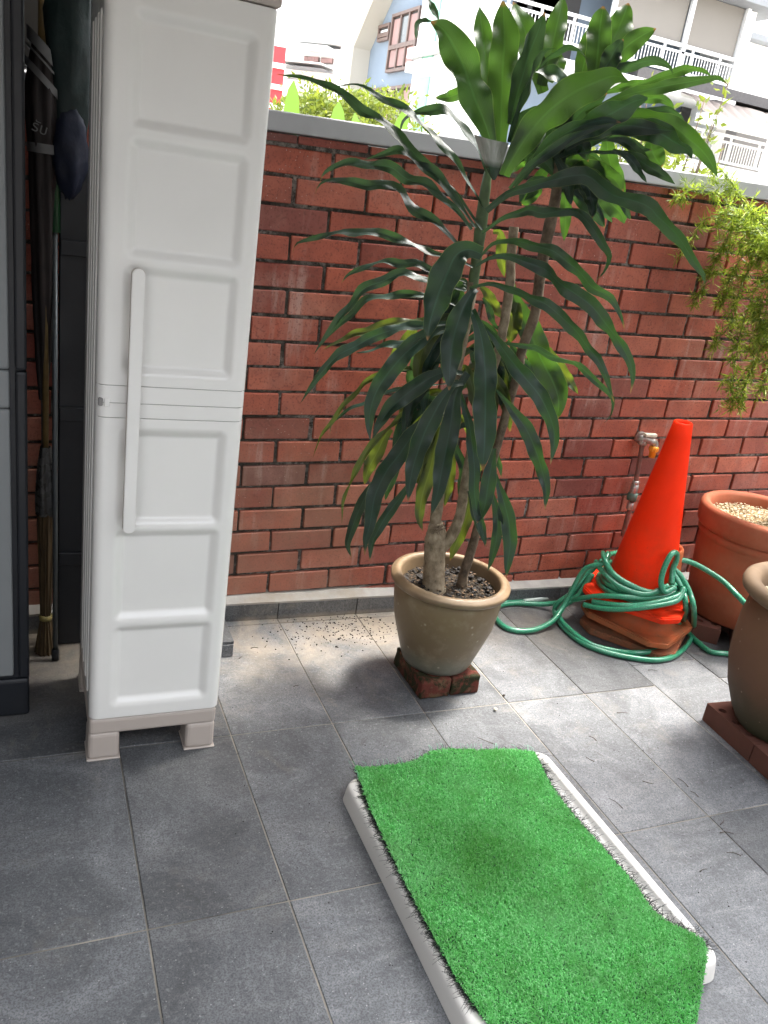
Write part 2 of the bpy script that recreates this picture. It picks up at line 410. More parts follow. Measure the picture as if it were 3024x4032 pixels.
# ================================================================== white tall cabinet
def plastic(name, c, rough=.32, var=.03):
    t = NT(name); n = t.noise(3, 'O', 6, .6)
    col = t.ramp(n, [(.3, dk(c, 1-var)), (.7, dk(c, 1+var))])
    t.set(color=col, rough=t.ramp(t.noise(14, 'O', 5), [(.3, rough-.05), (.7, rough+.08)]), spec=.5)
    t.bump(t.noise(420, 'O', 2), .05, .0006); return t.m
M_CAB = plastic('cream_white_plastic', (.74, .735, .705), .18); M_CABT = plastic('taupe_plastic', (.42, .37, .33), .42)
M_CABG = simple('shaded_gap', (.20, .195, .19), .8)
cab = empty('tall_cabinet', (.304, 1.825, 0)); tag(cab, 'tall narrow white plastic cabinet with taupe feet and long handle', 'cabinet')
HX = .1625
PAN = [(1.517, 1.688), (1.272, 1.465), (1.029, 1.222), (.674, .872), (.425, .627), (.182, .374)]
def front_piece(name, z0, z1, par, y0=0.0):
    nx, nz = 84, max(8, int((z1-z0)/.0042))
    xs = np.concatenate([[-HX, -HX+.0006, -HX+.002, -HX+.0045, -HX+.008, -HX+.012, -HX+.017, -HX+.022], np.linspace(-HX+.027, HX-.027, nx), [HX-.022, HX-.017, HX-.012, HX-.008, HX-.0045, HX-.002, HX-.0006, HX]])
    zs = np.concatenate([[z0, z0+.0004, z0+.001], np.linspace(z0+.004, z1-.004, nz), [z1-.001, z1-.0004, z1]])
    V, F = [], []
    R_ = .022
    for z in zs:
        for x in xs:
            y = y0
            d = min(x+HX, HX-x)
            if d < R_: y += R_-math.sqrt(max(0, R_*R_-(R_-d)**2))
            e = min(z-z0, z1-z)
            if e < .001: y += (.001-math.sqrt(max(0, .001**2-(.001-e)**2)))
            for a, b in PAN:
                if z0 < (a+b)/2 < z1:
                    xa, xb = -.087-.030, .109+.022; za, zb = a-.024, b+.020; rr = .022
                    cx_, cz_ = (xa+xb)/2, (za+zb)/2
                    qx, qz = abs(x-cx_)-(xb-xa)/2+rr, abs(z-cz_)-(zb-za)/2+rr
                    sd = math.hypot(max(qx, 0), max(qz, 0))+min(max(qx, qz), 0)-rr
                    if sd < 0:
                        t = min(1, -sd/.024); s = t*t*(2-t)
                        y += .0135*s
            V.append((x, y, z))
    w = len(xs)
    for i in range(len(zs)-1):
        for k in range(w-1): F.append((i*w+k, i*w+k+1, (i+1)*w+k+1, (i+1)*w+k))
    return mesh(name, V, F, M_CAB, par, True)
lowd = front_piece('lower_door', .128, .9122, cab); midl = front_piece('middle_band', .9130, .9455, cab); midu = front_piece('middle_band', .9463, .9842, cab); upd = front_piece('upper_door', .9850, 1.7520, cab)
body = bmesh.new(); box_bm(body, -HX+.0015, HX-.0015, .0205, .40, .127, 1.753, .004, 2)
bo = frombm('body', body, M_CAB, cab)
for yy in (.09, .16, .23, .30):                          # shallow ribs down both sides
    for s in (-1, 1):
        x0 = s*(HX-.0035)
        box('side_rib', x0-.005, x0+.005, yy-.012, yy+.012, .16, 1.70, M_CAB, bo, .004, 2)
box('seam_gap', -HX+.006, HX-.006, .0172, .0202, .14, 1.74, M_CABG, cab)
cap = bmesh.new(); box_bm(cap, -HX-.004, HX+.004, -.004, .404, 1.7545, 1.80, .008, 3); frombm('top_cap', cap, M_CABT, cab, True)
base = bmesh.new(); box_bm(base, -HX+.0005, HX-.0055, .001, .398, .0785, .1268, .010, 3)
bs = frombm('base', base, M_CABT, cab)
for (fx0, fx1) in ((-.163, -.087), (.081, .157)):
    for fy in (.002, .318):
        bm = bmesh.new(); box_bm(bm, fx0, fx1, fy, fy+.08, .003, .0825, .012, 3)
        for v in bm.verts:
            k = 1-.10*(1-(v.co.z)/.0825) if False else 1+.04*(1-v.co.z/.0825)
            v.co.x = (fx0+fx1)/2+(v.co.x-(fx0+fx1)/2)*k; v.co.y = fy+.04+(v.co.y-fy-.04)*k
        box_bm(bm, fx0-.003, fx1+.003, fy-.003, fy+.083, .0003, .006, .002, 1)
        frombm('foot', bm, M_CABT, bs)
def pill(x0, x1, z0, z1, y0, y1, n=14):
    r = (x1-x0)/2; P_ = []
    for k in range(n+1): a = math.pi*k/n; P_.append(((x0+x1)/2+r*math.cos(a), z1-r+r*math.sin(a)))
    for k in range(n+1): a = math.pi+math.pi*k/n; P_.append(((x0+x1)/2+r*math.cos(a), z0+r+r*math.sin(a)))
    return P_
hroot = None
def pill_obj(name, x0, x1, z0, z1, y0, y1, mat, par, bev=.0015):
    P_ = pill(x0, x1, z0, z1, y0, y1); bm = bmesh.new()
    f = bm.faces.new([bm.verts.new((x, y0, z)) for x, z in P_])
    r = bmesh.ops.extrude_face_region(bm, geom=[f]); vs2 = [g for g in r['geom'] if isinstance(g, bmesh.types.BMVert)]
    for v in vs2: v.co.y = y1
    bmesh.ops.recalc_face_normals(bm, faces=bm.faces)
    es = [e for e in bm.edges if abs(e.verts[0].co.y-y0) < 1e-6 and abs(e.verts[1].co.y-y0) < 1e-6]
    bmesh.ops.bevel(bm, geom=es, offset=bev, segments=2, affect='EDGES')
    return frombm(name, bm, mat, par)
hd = pill_obj('handle', -.1005, -.0740, .648, 1.236, -.0275, -.0215, M_CAB, cab)
pill_obj('handle_back', -.1015, -.0730, .647, 1.237, -.0213, -.0165, M_CABT, hd, .001)
for z in (.69, .835, 1.035, 1.18): box('standoff', -.098, -.078, -.0164, .003, z-.012, z+.012, M_CABT, hd, .002, 1)
lt = box('latch', -.146, -.135, -.0025, .004, .937, .957, M_CAB, midu, .002, 2)
box('latch_slot', -.158, -.147, .0008, .0085, .938, .956, M_CABG, lt, .002, 1)

# ================================================================== dark cabinet beside it
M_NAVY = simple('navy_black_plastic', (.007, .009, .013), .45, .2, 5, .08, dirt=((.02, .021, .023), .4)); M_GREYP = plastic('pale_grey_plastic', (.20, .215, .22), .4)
dc = empty('dark_cabinet', (-.40, 2.05, 0)); tag(dc, 'navy black storage cabinet with pale grey door panel', 'cabinet')
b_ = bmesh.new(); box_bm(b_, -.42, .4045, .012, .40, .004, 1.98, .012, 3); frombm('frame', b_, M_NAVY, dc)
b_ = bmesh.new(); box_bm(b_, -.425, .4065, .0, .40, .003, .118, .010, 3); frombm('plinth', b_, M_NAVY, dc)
for (z0, z1) in ((.131, .8585), (.8605, .9505), (.9525, 1.93)):
    b_ = bmesh.new(); box_bm(b_, -.39, .369, -.002, .03, z0, z1, .006, 3); frombm('door_panel', b_, M_GREYP, dc)
for z0, z1 in ((.12, .948), (.951, 1.96)):
    b_ = bmesh.new(); box_bm(b_, .381, .4065, .002, .03, z0, z1, .006, 2); frombm('frame_post', b_, M_NAVY, dc)

# ================================================================== things standing in the gap
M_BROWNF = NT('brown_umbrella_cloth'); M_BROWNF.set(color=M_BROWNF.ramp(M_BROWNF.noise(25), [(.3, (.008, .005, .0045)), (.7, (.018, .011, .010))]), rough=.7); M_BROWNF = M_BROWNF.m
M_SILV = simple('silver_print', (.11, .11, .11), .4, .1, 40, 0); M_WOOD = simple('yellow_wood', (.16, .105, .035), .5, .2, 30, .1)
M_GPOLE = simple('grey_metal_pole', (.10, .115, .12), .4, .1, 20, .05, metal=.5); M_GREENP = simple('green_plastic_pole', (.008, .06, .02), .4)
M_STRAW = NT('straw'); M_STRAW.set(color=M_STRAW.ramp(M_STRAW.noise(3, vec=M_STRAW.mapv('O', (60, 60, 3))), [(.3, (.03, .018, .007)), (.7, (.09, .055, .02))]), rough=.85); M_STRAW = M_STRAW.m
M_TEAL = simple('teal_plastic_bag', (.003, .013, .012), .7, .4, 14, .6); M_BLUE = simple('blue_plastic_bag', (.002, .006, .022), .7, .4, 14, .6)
def fold_cloth(zs, rs, c, seg=40, lob=7, amp=.25, ph=0.0):
    V, F = [], []
    for i, (z, r) in enumerate(zip(zs, rs)):
        for k in range(seg):
            a = 2*math.pi*k/seg
            rr = r*(1+amp*(abs(math.sin(a*lob/2+ph+z*3))-.5)+.05*mnoise.noise((a*2, z*9, ph)))
            V.append((c[0]+rr*math.cos(a), c[1]+rr*math.sin(a), z))
    for i in range(len(zs)-1):
        for k in range(seg): F.append((i*seg+k, i*seg+(k+1) % seg, (i+1)*seg+(k+1) % seg, (i+1)*seg+k))
    return V, F
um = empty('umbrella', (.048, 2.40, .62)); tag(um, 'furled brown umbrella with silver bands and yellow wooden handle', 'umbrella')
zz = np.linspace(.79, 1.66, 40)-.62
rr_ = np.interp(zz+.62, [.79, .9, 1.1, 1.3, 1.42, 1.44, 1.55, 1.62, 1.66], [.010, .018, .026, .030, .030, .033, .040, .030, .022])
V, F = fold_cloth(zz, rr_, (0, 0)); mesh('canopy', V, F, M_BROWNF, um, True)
tube('handle', [(.0, 0, 1.02), (.0, 0, 1.2), (.0, 0, 1.28)], .011, M_WOOD, um)
tube('shaft', [(0, 0, -.61), (0, 0, .10), (0, 0, .2)], [.004, .006], M_GPOLE, um)
def band(z0, z1, r, tilt):
    V, F = [], []
    for k in range(25):
        a = 2*math.pi*k/24
        for z in (z0, z1): V.append((r*math.cos(a), r*math.sin(a), z-tilt*math.cos(a)*r))
    F = [(2*k, 2*k+2, 2*k+3, 2*k+1) for k in range(24)]
    return V, F
for z0, z1, r, t in ((.80, .822, .037, 0.0), (.955, .975, .043, .9), (1.00, 1.006, .038, .9), (1.015, 1.045, .036, .9)):
    V, F = band(z0, z1, r, t); mesh('silver_band', V, F, M_SILV, um, True)
# small printed letters on the cloth
def txt(body, name, loc, rot, size, mat, parent, ext=.0004):
    cu = bpy.data.curves.new(name, 'FONT'); cu.body = body; cu.size = size; cu.extrude = ext; cu.align_x = 'CENTER'
    o = bpy.data.objects.new(name, cu); dg = bpy.context.evaluated_depsgraph_get(); link(o)
    me = bpy.data.meshes.new_from_object(o.evaluated_get(bpy.context.evaluated_depsgraph_get())); bpy.data.objects.remove(o)
    me.materials.append(mat); m = bpy.data.objects.new(name, me); m.location = loc; m.rotation_euler = rot; return link(m, parent)
txt('รับ', 'lettering', (-.010, -.0385, .845), (math.pi/2, .25, 0), .034, M_SILV, um)
br = empty('straw_broom', (.054, 2.375, 0)); tag(br, 'worn straw broom tied with a yellow ring in the dark gap', 'broom')
V, F = fold_cloth(np.linspace(.002, .115, 9), np.interp(np.linspace(.002, .115, 9), [0, .09, .115], [.028, .017, .014]), (0, 0), 30, 13, .3); mesh('bristles', V, F, M_STRAW, br)
V, F = fold_cloth(np.linspace(.128, .46, 20), np.interp(np.linspace(.128, .46, 20), [.128, .3, .46], [.014, .018, .022]), (0, .008), 30, 11, .3, 1.0); mesh('stalks', V, F, M_STRAW, br)
lathe('ring', [(.015, .113), (.0185, .115), (.0185, .128), (.015, .130)], simple('yellow_tape', (.26, .21, .07), .5), br, 24)
V, F = fold_cloth(np.linspace(.455, .66, 16), np.interp(np.linspace(.455, .66, 16), [.45, .5, .6, .66], [.024, .026, .02, .013]), (0, .008), 30, 5, .3, 2.0); mesh('plastic_wrap', V, F, simple('clear_wrap', (.055, .055, .052), .3, .3, 30, .5), br, True)
tube('stick', [(0, .01, .64), (0, .012, 1.0), (0, .014, 1.3)], .008, M_WOOD, br)
gp = empty('grey_pole', (.080, 2.325, 0)); tag(gp, 'thin grey metal pole standing between the two cabinets', 'pole')
tube('shaft', [(0, 0, .03), (-.002, .035, .6), (-.004, .07, 1.24)], .0075, M_GPOLE, gp); lathe('foot_cap', [(.0, .001), (.011, .001), (.011, .034), (.0085, .04)], M_NAVY, gp, 20)
tube('green_grip', [(-.004, .07, 1.235), (-.006, .09, 1.55), (-.006, .10, 1.72)], .0135, M_GREENP, gp)
bag = empty('plastic_bag', (.108, 2.41, 1.34)); tag(bag, 'teal plastic bag with blue lower half stuffed behind umbrella', 'bag')
def lump(name, c, s, mat, par, k=0, nz=14, seg=24):
    V, F = [], []
    for i in range(nz+1):
        ph = math.pi*i/nz
        for q in range(seg):
            a = 2*math.pi*q/seg; d = Vector((math.sin(ph)*math.cos(a), math.sin(ph)*math.sin(a), math.cos(ph)))
            r = 1+.22*mnoise.noise(d*2.2+Vector((k, 0, 0)))+.16*abs(mnoise.noise(Vector((d.x*9, d.y*9, d.z*2.5+k))))
            V.append((c[0]+d.x*s[0]*r, c[1]+d.y*s[1]*r, c[2]+d.z*s[2]*r))
    for i in range(nz):
        for q in range(seg): F.append((i*seg+q, (i+1)*seg+q, (i+1)*seg+(q+1) % seg, i*seg+(q+1) % seg))
    return mesh(name, V, F, mat, par, True)
lump('bag_top', (0, 0, .33), (.055, .05, .24), M_TEAL, bag, 1); lump('bag_bottom', (0, -.008, .10), (.045, .045, .11), M_BLUE, bag, 5)

bb = empty('black_board', (.19, 2.42, 0)); tag(bb, 'black board leaning in the dark gap beside the grey pole', 'board')
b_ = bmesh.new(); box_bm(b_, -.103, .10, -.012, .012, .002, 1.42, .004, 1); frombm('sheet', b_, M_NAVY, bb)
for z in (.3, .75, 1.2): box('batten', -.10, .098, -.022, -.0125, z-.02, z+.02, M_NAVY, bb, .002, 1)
# ================================================================== potted dracaena
PC = np.array([1.228, 2.052])
def glaze_mat():
    t = NT('olive_brown_glaze')
    sx = t.n.new('ShaderNodeSeparateXYZ'); t.l.new(t.tc.outputs['Object'], sx.inputs[0])
    n = t.noise(7, 'O', 6, .6)
    zc = t.math('ADD', sx.outputs['Z'], t.math('MULTIPLY', t.math('SUBTRACT', n, .5), .05))
    c = t.ramp(zc, [(.0, (.11, .115, .095)), (.045, (.115, .108, .078)), (.09, (.122, .088, .050)), (.2, (.138, .098, .052)), (.29, (.15, .106, .057))])
    c = t.mix(t.ramp(t.noise(18, 'O', 7, .7), [(.5, 0.0), (.75, .35)]), c, (.30, .26, .19))
    v = t.voro(24, 'O'); c = t.mix(t.ramp(v.outputs['Distance'], [(.05, .6), (.14, 0.0)]), c, (.36, .32, .25))
    t.set(color=c, rough=t.ramp(n, [(.3, .38), (.7, .6)]), spec=.45); t.bump(t.noise(60, 'O', 4), .08, .002); return t.m
M_GLAZE = glaze_mat(); M_GLRIM = simple('tan_glaze_rim', (.155, .105, .058), .5, .2, 16, .15, dirt=((.20, .16, .11), .6))
def soil_mat(name, a, b, c3):
    t = NT(name); c = t.ramp(t.noise(70, 'O', 6, .75), [(.3, a), (.55, b), (.75, c3)]); t.set(color=c, rough=.95, spec=.2)
    t.bump(t.noise(110, 'O', 6, .7), 1.0, .008); return t.m
M_SOIL = soil_mat('dark_potting_soil', (.012, .010, .008), (.035, .026, .018), (.10, .07, .04))
M_CRUMB = simple('soil_crumb', (.010, .008, .007), .9, .5, 40, .5); M_FIBRE = simple('coir', (.085, .05, .026), .95, .4, 60, .5)
plant = empty('potted_dracaena', (PC[0], PC[1], .0665)); tag(plant, 'tall dracaena with long drooping dark green leaves in olive brown pot', 'potted plant')
pz = .0665
pot = lathe('pot', [(.0, .0015), (.104, .0015), (.111, .008), (.120, .03), (.143, .10), (.161, .16), (.169, .215), (.1715, .245), (.168, .268), (.1655, .276)], M_GLAZE, plant, 72)
rim = lathe('rim', [(.1655, .2762), (.175, .2785), (.1865, .2825), (.1900, .288), (.1905, .2955), (.1880, .3015), (.1800, .3040), (.1785, .3065), (.1700, .3085), (.1630, .3080), (.1590, .3040), (.157, .295), (.154, .25), (.150, .22)], M_GLRIM, pot, 72)
def soil_disc(name, r, z, mat, par, c=(0, 0), amp=.012, seed=0.0, nr=18, seg=56):
    V, F = [(c[0], c[1], z)], []
    for i in range(1, nr+1):
        for k in range(seg):
            a = 2*math.pi*k/seg; q = r*i/nr; x, y = q*math.cos(a), q*math.sin(a)
            V.append((c[0]+x, c[1]+y, z+amp*(mnoise.noise((x*14, y*14, seed))+.6*mnoise.noise((x*45, y*45, seed)))))
    for k in range(seg): F.append((0, 1+k, 1+(k+1) % seg))
    for i in range(nr-1):
        for k in range(seg):
            a = 1+i*seg; F.append((a+k, a+seg+k, a+seg+(k+1) % seg, a+(k+1) % seg))
    return mesh(name, V, F, mat, par, True)
soil = soil_disc('soil', .1535, .262, M_SOIL, pot)
def pebbles(name, pts, sizes, mat, par, flat=.7):
    V, F = [], []
    ico = bmesh.new(); bmesh.ops.create_icosphere(ico, subdivisions=1, radius=1.0); ico.verts.ensure_lookup_table()
    bv = [v.co.copy() for v in ico.verts]; bf = [tuple(v.index for v in f.verts) for f in ico.faces]; ico.free()
    for p_, s in zip(pts, sizes):
        o = len(V); th = random.uniform(0, 6.28); c_, s_ = math.cos(th), math.sin(th); e = (random.uniform(.7, 1.3), random.uniform(.7, 1.3), random.uniform(.6, 1.0)*flat); k = random.random()*50
        for v in bv:
            j = 1+.3*mnoise.noise(v*1.7+Vector((k, 0, 0))); x, y, z = v.x*e[0]*s*j, v.y*e[1]*s*j, v.z*e[2]*s*j
            V.append((p_[0]+x*c_-y*s_, p_[1]+x*s_+y*c_, p_[2]+z))
        F += [tuple(i+o for i in f) for f in bf]
    o = mesh(name, V, F, mat, par); o['kind'] = 'stuff'; return o
def disc_pts(n, r, z, c=(0, 0), jit=.008):
    out = []
    for _ in range(n):
        a = random.uniform(0, 6.283); q = r*math.sqrt(random.random()); out.append((c[0]+q*math.cos(a), c[1]+q*math.sin(a), z+random.uniform(0, jit)))
    return out
pebbles('soil_crumbs', disc_pts(520, .148, .262, jit=.012), [random.uniform(.002, .0055)*(2.2 if random.random() < .12 else 1) for _ in range(520)], M_CRUMB, pot)
pebbles('coir_bits', disc_pts(160, .145, .268), [random.uniform(.002, .005) for _ in range(160)], M_FIBRE, pot, .5)

# ---- stems
def bark(name, a, b, c3):
    t = NT(name); v = t.mapv('O', (34, 34, 22))
    col = t.ramp(t.noise(1.0, vec=v, detail=6, rough=.65), [(.32, a), (.5, b), (.7, c3)])
    col = t.mix(t.ramp(t.noise(22, 'O', 6, .7), [(.5, 0.0), (.68, .6)]), col, c3)
    t.set(color=col, rough=.85, spec=.25)
    ring = t.noise(1.0, vec=t.mapv('O', (4, 4, 150)), detail=3); t.bump(ring, .3, .003); t.bump(t.noise(45, 'O', 6, .75), .8, .005); return t.m
M_BARK = bark('pale_bark', (.09, .068, .042), (.19, .150, .100), (.31, .26, .185)); M_BARKD = bark('dark_bark', (.05, .038, .026), (.12, .088, .06), (.21, .165, .115))
M_STEMG = simple('green_stem', (.05, .085, .03), .55, .3, 30, .2)
def dp(u, v, off=0.0): return pl(u, v, PC, off)
ORG = np.array([PC[0], PC[1], .0665])
def stem(name, px, rad, mat, seg=14, n=40, off=0.0):
    path = spline([dp(q[0], q[1], (q[2] if len(q) > 2 else 0)+off)-ORG for q in px], n)
    rs = np.interp(np.linspace(0, 1, n), np.linspace(0, 1, len(rad)), rad)
    path[:, 0] += [.0018*mnoise.noise((i*.5, 1, 0)) for i in range(n)]
    rs = rs*np.array([1+.07*mnoise.noise((i*.55, 0, len(px)))+.012*math.sin(i*2.1) for i in range(n)])
    V, F = tube_geo(path, rs, seg); return mesh(name, V, F, mat, plant, True)
trunk = stem('trunk', [(1707, 2330), (1708, 2270), (1712, 2180), (1718, 2100), (1716, 2060)], [.0385, .0345, .0325, .036, .022], M_BARK, 20, 30, .02)
stem('stem', [(1712, 2110), (1716, 2040), (1724, 1980), (1745, 1800), (1790, 1500), (1840, 1250), (1862, 1110)], [.019, .0165, .0155, .015, .0145], M_BARK, 14, 40, .015)
stem('green_stem', [(1858, 1130), (1864, 1110), (1893, 893), (1912, 740), (1935, 600)], [.0145, .015, .017, .014, .006], M_STEMG, 12, 30, .015)
stem('stem', [(1728, 2165, .02), (1770, 2120, .02), (1808, 2040, .02), (1830, 1910), (1850, 1800), (1905, 1560), (1965, 1370), (1990, 1240), (2010, 1100), (2010, 1030), (2024, 893)], [.020, .0155, .0140, .0135, .013, .0135, .0135, .0130], M_BARK, 14, 56, .0)
stem('stem', [(1815, 2310, -.02), (1832, 2240, -.02), (1873, 2106, -.03), (1920, 1900, -.04), (1965, 1730, -.04), (2000, 1600, -.03), (2037, 1470, -.03), (2060, 1360, -.03), (2105, 1240, -.03), (2134, 1037, -.03), (2163, 893, -.03), (2187, 780, -.03), (2200, 640, -.03)], [.0165, .014, .0130, .0125, .013, .014, .0155, .0165, .012], M_BARKD, 14, 60)
# torn root tuft where the old stem was cut
geos = []
for k in range(26):
    a = random.uniform(0, 6.28); s = dp(1722, 2082, .048)-ORG
    q = [s, s+np.array([random.uniform(-.02, .02), random.uniform(-.012, .005), random.uniform(.0, .018)]), s+np.array([random.uniform(-.038, .038), random.uniform(-.02, .005), random.uniform(-.022, .022)])]
    geos.append(tube_geo(spline(q, 7), [.0013, .0006], 4))
V, F = merge(geos); mesh('root_tuft', V, F, M_BARKD, trunk)

# ---- leaves
def leaf_mat(name, top, under, trans):
    t = NT(name)
    uv = t.n.new('ShaderNodeSeparateXYZ'); t.l.new(t.tc.outputs['UV'], uv.inputs[0]); u, v = uv.outputs['X'], uv.outputs['Y']
    edge = t.math('ABSOLUTE', t.math('SUBTRACT', u, .5))
    rnd = t.oi.outputs['Random']
    c = t.ramp(t.noise(1.0, vec=t.mapv('O', (14, 14, 5)), detail=5), [(.3, dk(top, .72)), (.7, dk(top, 1.3))])
    vein = t.n.new('ShaderNodeTexWave'); vein.wave_type = 'BANDS'; vein.bands_direction = 'X'; vein.inputs['Scale'].default_value = 6.5; vein.inputs['Distortion'].default_value = .3
    t.l.new(t.tc.outputs['UV'], vein.inputs['Vector'])
    c = t.mix(t.math('MULTIPLY', vein.outputs['Fac'], .25), c, dk(top, 1.6))
    c = t.mix(t.ramp(edge, [(.0, .75), (.025, .6), (.05, 0.0)]), c, dk(top, 2.6))
    c = t.mix(t.ramp(edge, [(.470, 0.0), (.494, .8)]), c, (.20, .25, .08))
    hv = t.n.new('ShaderNodeHueSaturation'); t.l.new(c, hv.inputs['Color']); t.l.new(t.ramp(rnd, [(0, .75), (1, 1.3)]), hv.inputs['Value'])
    t.l.new(t.ramp(t.math('FRACT', t.math('MULTIPLY', rnd, 7.31)), [(0, .485), (1, .51)]), hv.inputs['Hue']); c = hv.outputs[0]
    tip = t.math('MULTIPLY', t.ramp(v, [(.955, 0.0), (.985, 1.0)]), t.ramp(t.math('FRACT', t.math('MULTIPLY', rnd, 13.7)), [(.35, 0.0), (.4, 1.0)]))
    c = t.mix(tip, c, (.26, .15, .06))
    t.set(color=c, rough=t.ramp(t.noise(9, 'O', 4), [(.3, .33), (.7, .50)]), spec=.6)
    t.bump(vein.outputs['Fac'], .16, .002); t.bump(t.noise(30, 'O', 3), .1, .004)
    tr = t.n.new('ShaderNodeBsdfTranslucent'); t.l.new(t.mix(tip, trans, (.2, .1, .03)), tr.inputs['Color'])
    mx = t.n.new('ShaderNodeMixShader'); mx.inputs[0].default_value = .40
    t.l.new(t.b.outputs[0], mx.inputs[1]); t.l.new(tr.outputs[0], mx.inputs[2]); t.l.new(mx.outputs[0], t.out.inputs['Surface'])
    return t.m
M_LEAF = leaf_mat('dark_dracaena_leaf', (.014, .036, .027), None, (.026, .062, .011))
M_LEAFB = leaf_mat('backlit_dracaena_leaf', (.021, .052, .020), None, (.042, .100, .009))  # brighter copy of the leaf green, backlight painted into the colour
M_LEAFO = leaf_mat('ageing_dracaena_leaf', (.035, .055, .018), None, (.11, .15, .012))
ZK = {'1': (1000, 0, .6028), '2': (2000, 0, .6173), '3': (1000, 800, .663), '4': (1700, 700, .4822), '5': (1200, 1900, .5425),
      '6': (1200, 1200, .4822), '7': (1700, 1100, .4822), '8': (1600, 0, .4822), '9': (2200, 100, .4219), 'F': (0, 0, 1.0)}
lc = [0]
def leaf(z, pts, w, d0=0.0, d1=0.0, r0=0.0, r1=None, m='D', wave=1.0, base=.30, blunt=0.0):
    ox, oy, s = ZK[z]; n = 34; lc[0] += 1; sd = lc[0]*1.37
    px = [(ox+s*a, oy+s*b) for a, b in pts]
    k = len(px); P_ = [dp(u, v, d0+(d1-d0)*i/(k-1)) for i, (u, v) in enumerate(px)]
    # keep clear of the wall
    for q in P_: q[1] = min(q[1], WY-.025)
    path = spline(P_, n); T = np.gradient(path, axis=0); T /= np.linalg.norm(T, axis=1)[:, None]+1e-12
    T = np.array([np.mean(T[max(0, i-2):i+3], axis=0) for i in range(n)]); T /= np.linalg.norm(T, axis=1)[:, None]
    r1 = r0 if r1 is None else r1
    L = np.linalg.norm(np.diff(path, axis=0), axis=1).sum()
    rm = max(abs(r0), abs(r1))*.6+min(abs(r0), abs(r1))*.4
    dist = np.linalg.norm(path-EYE, axis=1).mean()
    W_ = min(w*s/FPX*dist/max(.5, math.cos(math.radians(rm)))**.35*(1.0 if (m == 'B' and w*s > 55) else .88 if w*s > 60 else .78), .102)
    V, F, UV = [], [], []; S_ = (-1, -.66, -.33, -.06, .06, .33, .66, 1)
    kw = max(2.4, L/.125); p1, p2 = sd % 6.28, (sd*2.3) % 6.28
    for i in range(n):
        t = i/(n-1)
        a = min(1, t/.42); pr = base+(1-base)*(a*a*(3-2*a))
        t5 = .60 if (m == 'B' and w*s > 55) else .50
        if t > t5: pr *= max(.0, 1-((t-t5)/(1-t5))**(2.1+blunt))**.95
        if i == n-1: pr = .03+.05*blunt
        v = path[i]-EYE; v /= np.linalg.norm(v)
        side = np.cross(T[i], v); side /= np.linalg.norm(side)+1e-9
        nor = np.cross(side, T[i]);
        if nor@v > 0: nor = -nor
        ro = math.radians(r0+(r1-r0)*t+20*math.sin(2*math.pi*kw*.6*t+p2)*wave*min(1, t*3))
        sd_ = math.cos(ro)*side+math.sin(ro)*nor; nn = math.cos(ro)*nor-math.sin(ro)*side
        h = W_*.5*pr
        for s_ in S_:
            e = abs(s_); ph = p1 if s_ < 0 else p2
            fold = .30*e*h*(1 if t < .25 else .8)
            wv = wave*.44*h*e**1.7*math.sin(2*math.pi*kw*t*1.15+ph)*min(1, t*4)
            rip = .10*h*wave*math.sin(2*math.pi*kw*.8*t+p1)*(1-e)
            V.append(path[i]+sd_*(h*s_)+nn*(fold+wv+rip)-ORG); UV.append((.5+.5*s_, t))
    q = len(S_)
    for i in range(n-1):
        for c in range(q-1): F.append((i*q+c, i*q+c+1, (i+1)*q+c+1, (i+1)*q+c))
    mesh('leaf', V, F, {'D': M_LEAF, 'B': M_LEAFB, 'O': M_LEAFO}[m], plant, True, UV)
